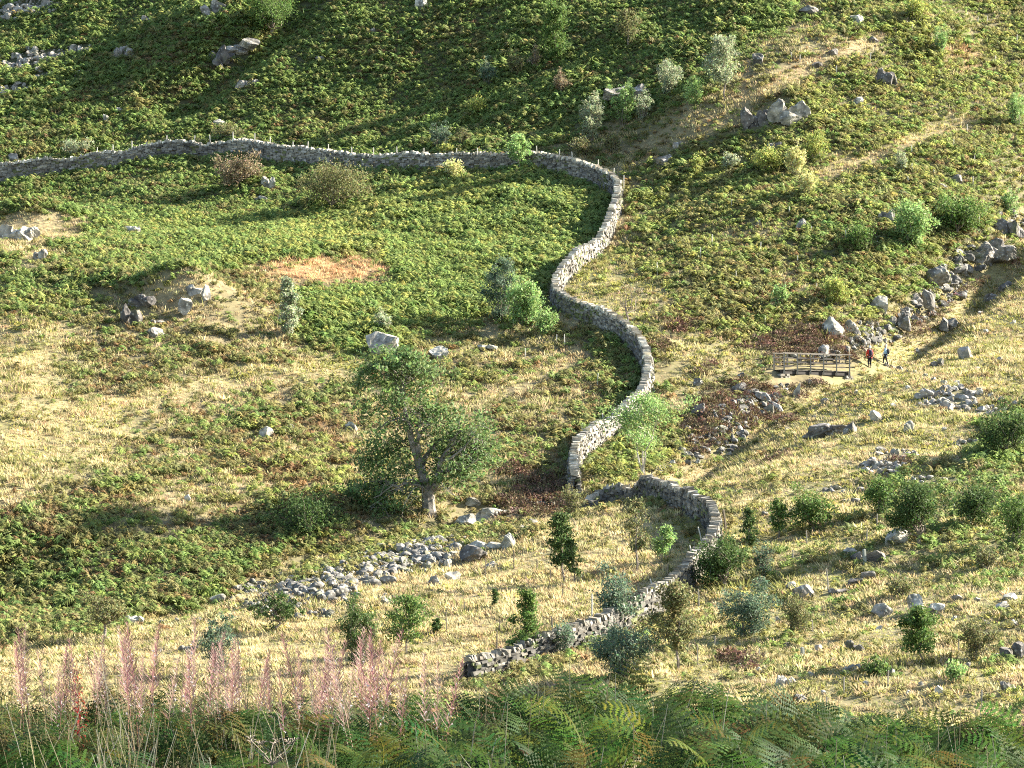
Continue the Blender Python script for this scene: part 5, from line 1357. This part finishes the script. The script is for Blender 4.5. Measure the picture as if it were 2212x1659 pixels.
def near_bracken():
    r = np.random.default_rng(31)
    FT = [big_frond(r, True) for _ in range(10)]
    xs, ys = [], []
    for Y in np.arange(21.0, 37.2, .20):
        hw = .155 * Y + 1.0; n = int(2 * hw / .22)
        xs.append(np.linspace(-hw, hw, n) + .15 * r.standard_normal(n)); ys.append(np.full(n, Y) + .15 * r.standard_normal(n))
    x = np.concatenate(xs); y = np.concatenate(ys); z = hz(x, y)
    keep = r.random(len(x)) < .80 + .2 * vn(x, y, 1.1, 2)
    x, y, z = x[keep], y[keep], z[keep]
    base = .46 * np.array([(.065,.125,.030),(.085,.15,.035),(.055,.11,.035),(.13,.165,.035),(.17,.15,.045),(.15,.09,.04)])
    cl = r.choice(6, len(x), p=[.34, .25, .2, .13, .05, .03])
    cols = base[cl] * (.75 + .5 * r.random((len(x), 1))) * (1 + .08 * r.standard_normal((len(x), 3)))
    s = (.62 + .42 * r.random(len(x))) * (1 + .16 * vn(x, y, 1.3, 3)) * np.where(x < -1.2, .95, 1)
    VV, CC = [], []
    which = r.integers(0, len(FT), len(x)); ang = r.random(len(x)) * 6.283
    for k, (tv, tf) in enumerate(FT):
        m = which == k
        a, b = instance(tv, tf, np.stack([x, y, z], -1)[m], ang[m], s[m], cols[m]); VV.append(a); CC.append(b)
    V = np.concatenate(VV); C = np.clip(np.concatenate(CC), .005, .9)
    print("near fronds", len(x), "tris", len(V) // 3)
    o = mesh_np("near_bracken", V, [np.arange(len(V), dtype=np.int32).reshape(-1, 3)], M["leaf"], colr=C)
    tag(o, "lush green bracken fronds along the bottom of the view", "bracken", kind="stuff")
near_bracken()

# ------------------------------------------------------------------ willowherb on the near bank
def herb(rng, kind):
    """unit plant about 1.9 m tall -> dict part: (V, F list, colours)"""
    out = {}
    Ht = 1.9; bend = .10 * rng.standard_normal(2)
    def axis(t): return np.array([bend[0] * t ** 2 * Ht * .6, bend[1] * t ** 2 * Ht * .6, t * Ht])
    a = acc_new(); tube(a, [axis(t) for t in np.linspace(-.03, 1, 12)], np.linspace(.0065, .0018, 12), 0, 5)
    V = np.concatenate(a["v"]); stc = {"pink": (.22, .11, .08), "pale": (.30, .22, .14), "leafy": (.16, .15, .06), "red": (.16, .03, .02)}[kind]
    out["stem"] = (V, a["f"], np.tile(stc, (len(V), 1)))
    tv, tc = [], []
    lo, hi = {"pink": (.08, .60), "pale": (.08, .56), "leafy": (.25, .97), "red": (.30, .96)}[kind]
    n = {"pink": 80, "pale": 64, "leafy": 90, "red": 80}[kind]
    for k in range(n):
        t = lo + (hi - lo) * (k + .5 * rng.random()) / n; p = axis(t); az = k * 2.4 + .3 * rng.standard_normal()
        ln = (.15 if kind in ("leafy", "red") else .12) * (1 - .55 * ((t - lo) / (hi - lo)) ** 2) * (.8 + .4 * rng.random())
        d = np.array([math.cos(az), math.sin(az), .35 * rng.standard_normal() + .25]); d /= np.linalg.norm(d); q = np.array([-math.sin(az), math.cos(az), .2 * rng.standard_normal()]) * .010
        m1 = p + d * ln * .45; m2 = p + d * ln * .8 - np.array([0, 0, ln * .15]); tip = p + d * ln - np.array([0, 0, ln * .42])
        tv += [p, m1 + q, m1 - q, m1 - q, m1 + q, m2 + q * .8, m1 - q, m2 + q * .8, m2 - q * .8, m2 - q * .8, m2 + q * .8, tip]
        if kind == "red": c = np.array([.20, .014, .012]) * (.6 + .8 * rng.random())
        elif kind == "leafy": c = np.array([(.07, .07, .025), (.05, .075, .022), (.12, .08, .03)][rng.integers(3)]) * (.7 + .6 * rng.random())
        else: c = np.array([(.09, .075, .03), (.06, .08, .028), (.07, .09, .03), (.15, .09, .05)][rng.integers(4)]) * (.7 + .6 * rng.random())
        tc += [c] * 12
    out["leaves"] = (np.array(tv), [np.arange(len(tv)).reshape(-1, 3)], np.array(tc))
    if kind in ("pink", "pale"):
        tv, tc = [], []
        for k in range(110):
            t = .60 + .39 * (k / 110) ** .9; p = axis(t); az = k * 2.399
            ln = (.150 * (1 - ((t - .6) / .4) ** 1.5) + .03) * (.8 + .5 * rng.random())
            up_ = .42 + .6 * rng.random(); d = np.array([math.cos(az), math.sin(az), up_]); d /= np.linalg.norm(d)
            q = np.array([-math.sin(az), math.cos(az), 0]) * (.0030 + .0018 * rng.random())
            m1 = p + d * ln * .5; tip = p + d * ln + np.array([0, 0, .01])
            tv += [p - q * .6, p + q * .6, m1 + q, p - q * .6, m1 + q, m1 - q, m1 - q, m1 + q, tip]
            c = np.array([(.21, .095, .105), (.17, .075, .09), (.23, .135, .125), (.26, .19, .155), (.20, .12, .09)][rng.integers(5)]) if kind == "pink" else np.array([(.30, .20, .17), (.25, .14, .14), (.33, .26, .20)][rng.integers(3)])
            tc += [c * (.75 + .5 * rng.random())] * 9
        for k in range(9):
            t = .58 + .30 * rng.random(); cl = axis(t) + .022 * rng.standard_normal(3)
            for j_ in range(3):
                d = rng.standard_normal(3) * .016; q = rng.standard_normal(3) * .004
                tv += [cl - q, cl + q, cl + d]; tc += [np.array([.50, .45, .46]) * (.8 + .3 * rng.random())] * 3
        out["seed_plume"] = (np.array(tv), [np.arange(len(tv)).reshape(-1, 3)], np.array(tc))
    return out

def herbs():
    r = np.random.default_rng(17)
    lab = {"pink": ("pink seeding willowherb spike among the near bracken at lower left", "pink willowherb in the foreground"),
           "pale": ("faded pale pink willowherb spike in the near bracken at lower left", "faded willowherb in the foreground"),
           "leafy": ("dark leafy willowherb shoot without plume, lower left", "dark willowherb in the foreground"),
           "red": ("willowherb with deep red leaves at lower left", None)}
    protos = {}
    for kd, nvar in (("pink", 4), ("pale", 3), ("leafy", 3), ("red", 1)):
        for v in range(nvar):
            parts = herb(r, kd)
            e = bpy.data.objects.new("willowherb", None); e.empty_display_size = .2
            ch = [(pn, mesh_np(pn, V, f, M["stem"] if pn == "stem" else M["foliage"], e, c)) for pn, (V, f, c) in parts.items()]
            protos[kd, v] = [e, False]
    spots = [(12,1395,"leafy"),(30,1420,"leafy"),(22,1450,"leafy"),(44,1345,"pale"),(58,1378,"pink"),(72,1352,"pink"),(84,1368,"pink"),(66,1400,"pink"),(98,1420,"leafy"),(60,1440,"leafy"),(115,1405,"pale"),(128,1400,"pink"),
             (136,1412,"leafy"),(118,1430,"pale"),(150,1440,"pale"),(166,1392,"pink"),(180,1378,"pink"),(188,1398,"pink"),(178,1432,"red"),(200,1395,"pink"),(210,1372,"pale"),(226,1402,"pale"),(236,1396,"pink"),(250,1420,"pale"),
             (274,1356,"pink"),(282,1372,"pink"),(292,1350,"pink"),(302,1342,"pink"),(308,1358,"pink"),(316,1348,"pink"),(324,1372,"pink"),(298,1385,"pink"),(334,1395,"pale"),(346,1412,"pale"),(286,1405,"pale"),
             (372,1398,"pink"),(390,1330,"pink"),(398,1336,"pale"),(406,1352,"pink"),(382,1400,"pink"),(414,1398,"pink"),(392,1418,"leafy"),(428,1385,"pink"),(440,1402,"pink"),(450,1395,"pink"),(462,1408,"pink"),(478,1405,"pink"),(490,1398,"pink"),
             (505,1380,"pale"),(518,1372,"pale"),(526,1385,"pink"),(534,1402,"pink"),(548,1422,"pink"),(560,1430,"pink"),(570,1420,"pale"),(584,1438,"pink"),(598,1412,"pink"),(604,1425,"leafy"),(620,1445,"pink"),(636,1425,"pale"),
             (655,1395,"pink"),(668,1382,"pink"),(676,1345,"pale"),(684,1355,"pink"),(692,1380,"pink"),(700,1375,"pink"),(712,1392,"pink"),(724,1400,"pale"),(655,1430,"pink"),(690,1425,"pink"),(705,1440,"pale"),(740,1428,"pale"),
             (758,1350,"pale"),(768,1372,"pink"),(788,1350,"pink"),(796,1345,"pink"),(804,1352,"pink"),(812,1380,"pink"),(826,1376,"pink"),(836,1370,"pink"),(800,1405,"pink"),(845,1398,"pale"),(780,1422,"pink"),(818,1432,"pink"),(852,1440,"pink"),
             (870,1430,"pale"),(926,1402,"pale"),(932,1412,"pink"),(940,1425,"pale"),(1690,1528,"pink"),(1702,1532,"pale"),(2200,1510,"pale"),(2206,1525,"pink")]
    spots += [(float(a_), float(b_), "leafy") for a_, b_ in zip(r.uniform(0, 860, 46), r.uniform(1455, 1540, 46))]
    spots = [(x, yt, ('pale' if kd == 'pink' and r.random() < .22 else kd)) for x, yt, kd in spots if kd in ('leafy', 'red') or r.random() < .86]
    for i, (x, yt, kd) in enumerate(spots):
        Y = r.uniform(30.5, 35.5)
        q = ray(x, yt) * Y; g = float(hz(q[0], q[1])); hgt = q[2] - g
        nv = {"pink": 4, "pale": 3, "leafy": 3, "red": 1}[kd]
        pr = protos[kd, i % nv]
        if not pr[1]:
            e = pr[0]; col.objects.link(e); pr[1] = True
        else: e = copy_tree(pr[0])
        e.location = (q[0], q[1], g); s = hgt / 1.9; e.scale = (max(s, .75), max(s, .75), s); e.rotation_euler = (.09 * r.standard_normal(), .09 * r.standard_normal(), r.random() * 6.283)
        lb, gr = lab[kd]
        if x > 1500: lb, gr = "small willowherb spike poking from the bracken on the right", "willowherb on the right"
        tag(e, lb, "willowherb", gr)
    for kd, v in protos:
        if not protos[kd, v][1]:
            for c in list(protos[kd, v][0].children): bpy.data.objects.remove(c)
herbs()

# cream dead stalks and grass stems: a thicket nobody could count
def stalks():
    r = np.random.default_rng(19); tv, tc = [], []
    for k in range(360):
        if k < 170: x = r.choice([80, 150, 160, 210, 235, 290, 300, 320, 340, 420, 500, 560, 640, 700]) + 38 * r.standard_normal()
        else: x = r.random() * 2212
        Y = r.uniform(25, 35); X0 = (x - 1106) / F * Y; g = float(hz(X0, Y))
        h = (r.uniform(.9, 1.55) if k < 170 else r.uniform(.8, 1.25)); ln = .16 * r.standard_normal(2); w = .0035 + .003 * r.random()
        c = np.array([(.40, .35, .23), (.34, .28, .16), (.26, .25, .12), (.42, .39, .30)][r.integers(4)]) * (.7 + .45 * r.random())
        N_ = 5; P = [np.array([X0 + ln[0] * t ** 1.6 * h, Y + ln[1] * t ** 1.6 * h, g + t * h * (1 - .15 * (ln ** 2).sum() * t)]) for t in np.linspace(0, 1, N_)]
        for a, b, w0, w1 in zip(P[:-1], P[1:], np.linspace(1, .5, N_)[:-1], np.linspace(1, .5, N_)[1:]):
            for u in (np.array([w, 0, 0]), np.array([0, w, 0])):
                tv += [a - u * w0, a + u * w0, b + u * w1, a - u * w0, b + u * w1, b - u * w1]; tc += [c] * 6
    o = mesh_np("dry_stalks", np.array(tv), [np.arange(len(tv)).reshape(-1, 3)], M["stem"], colr=np.array(tc))
    tag(o, "thin cream coloured dead stalks standing among the near bracken", "grass", kind="stuff")
stalks()

# one dead umbel
def dead_umbel():
    r = np.random.default_rng(23)
    Y = 26.0; q = ray(587, 1600) * Y; g = float(hz(q[0], q[1])); h = q[2] - g
    e = empty("dead_hogweed", (q[0], q[1], g), "bleached dead hogweed with branching flat head, bottom left", "plant")
    a = acc_new(); top = np.array([0, 0, h * .86]); tube(a, wiggle(r, (0, 0, -.05), top, 5, .03), .010, .007, 6)
    mesh_np("stem", np.concatenate(a["v"]), a["f"], M["bark"], e)
    a = acc_new()
    for k in range(9):
        az = k * .7; f = top + np.array([.17 * math.cos(az), .17 * math.sin(az), h * .12 + .02 * r.standard_normal()]); tube(a, wiggle(r, top, f, 4, .08), .005, .003, 4)
        for m in range(8):
            b = m * .785; t = f + np.array([.045 * math.cos(b), .045 * math.sin(b), .03]); tube(a, [f, (f + t) / 2 + (0, 0, .008), t], .0025, .003, 3)
    mesh_np("seed_head", np.concatenate(a["v"]), a["f"], M["bark"], e)
dead_umbel()
scatter_all()
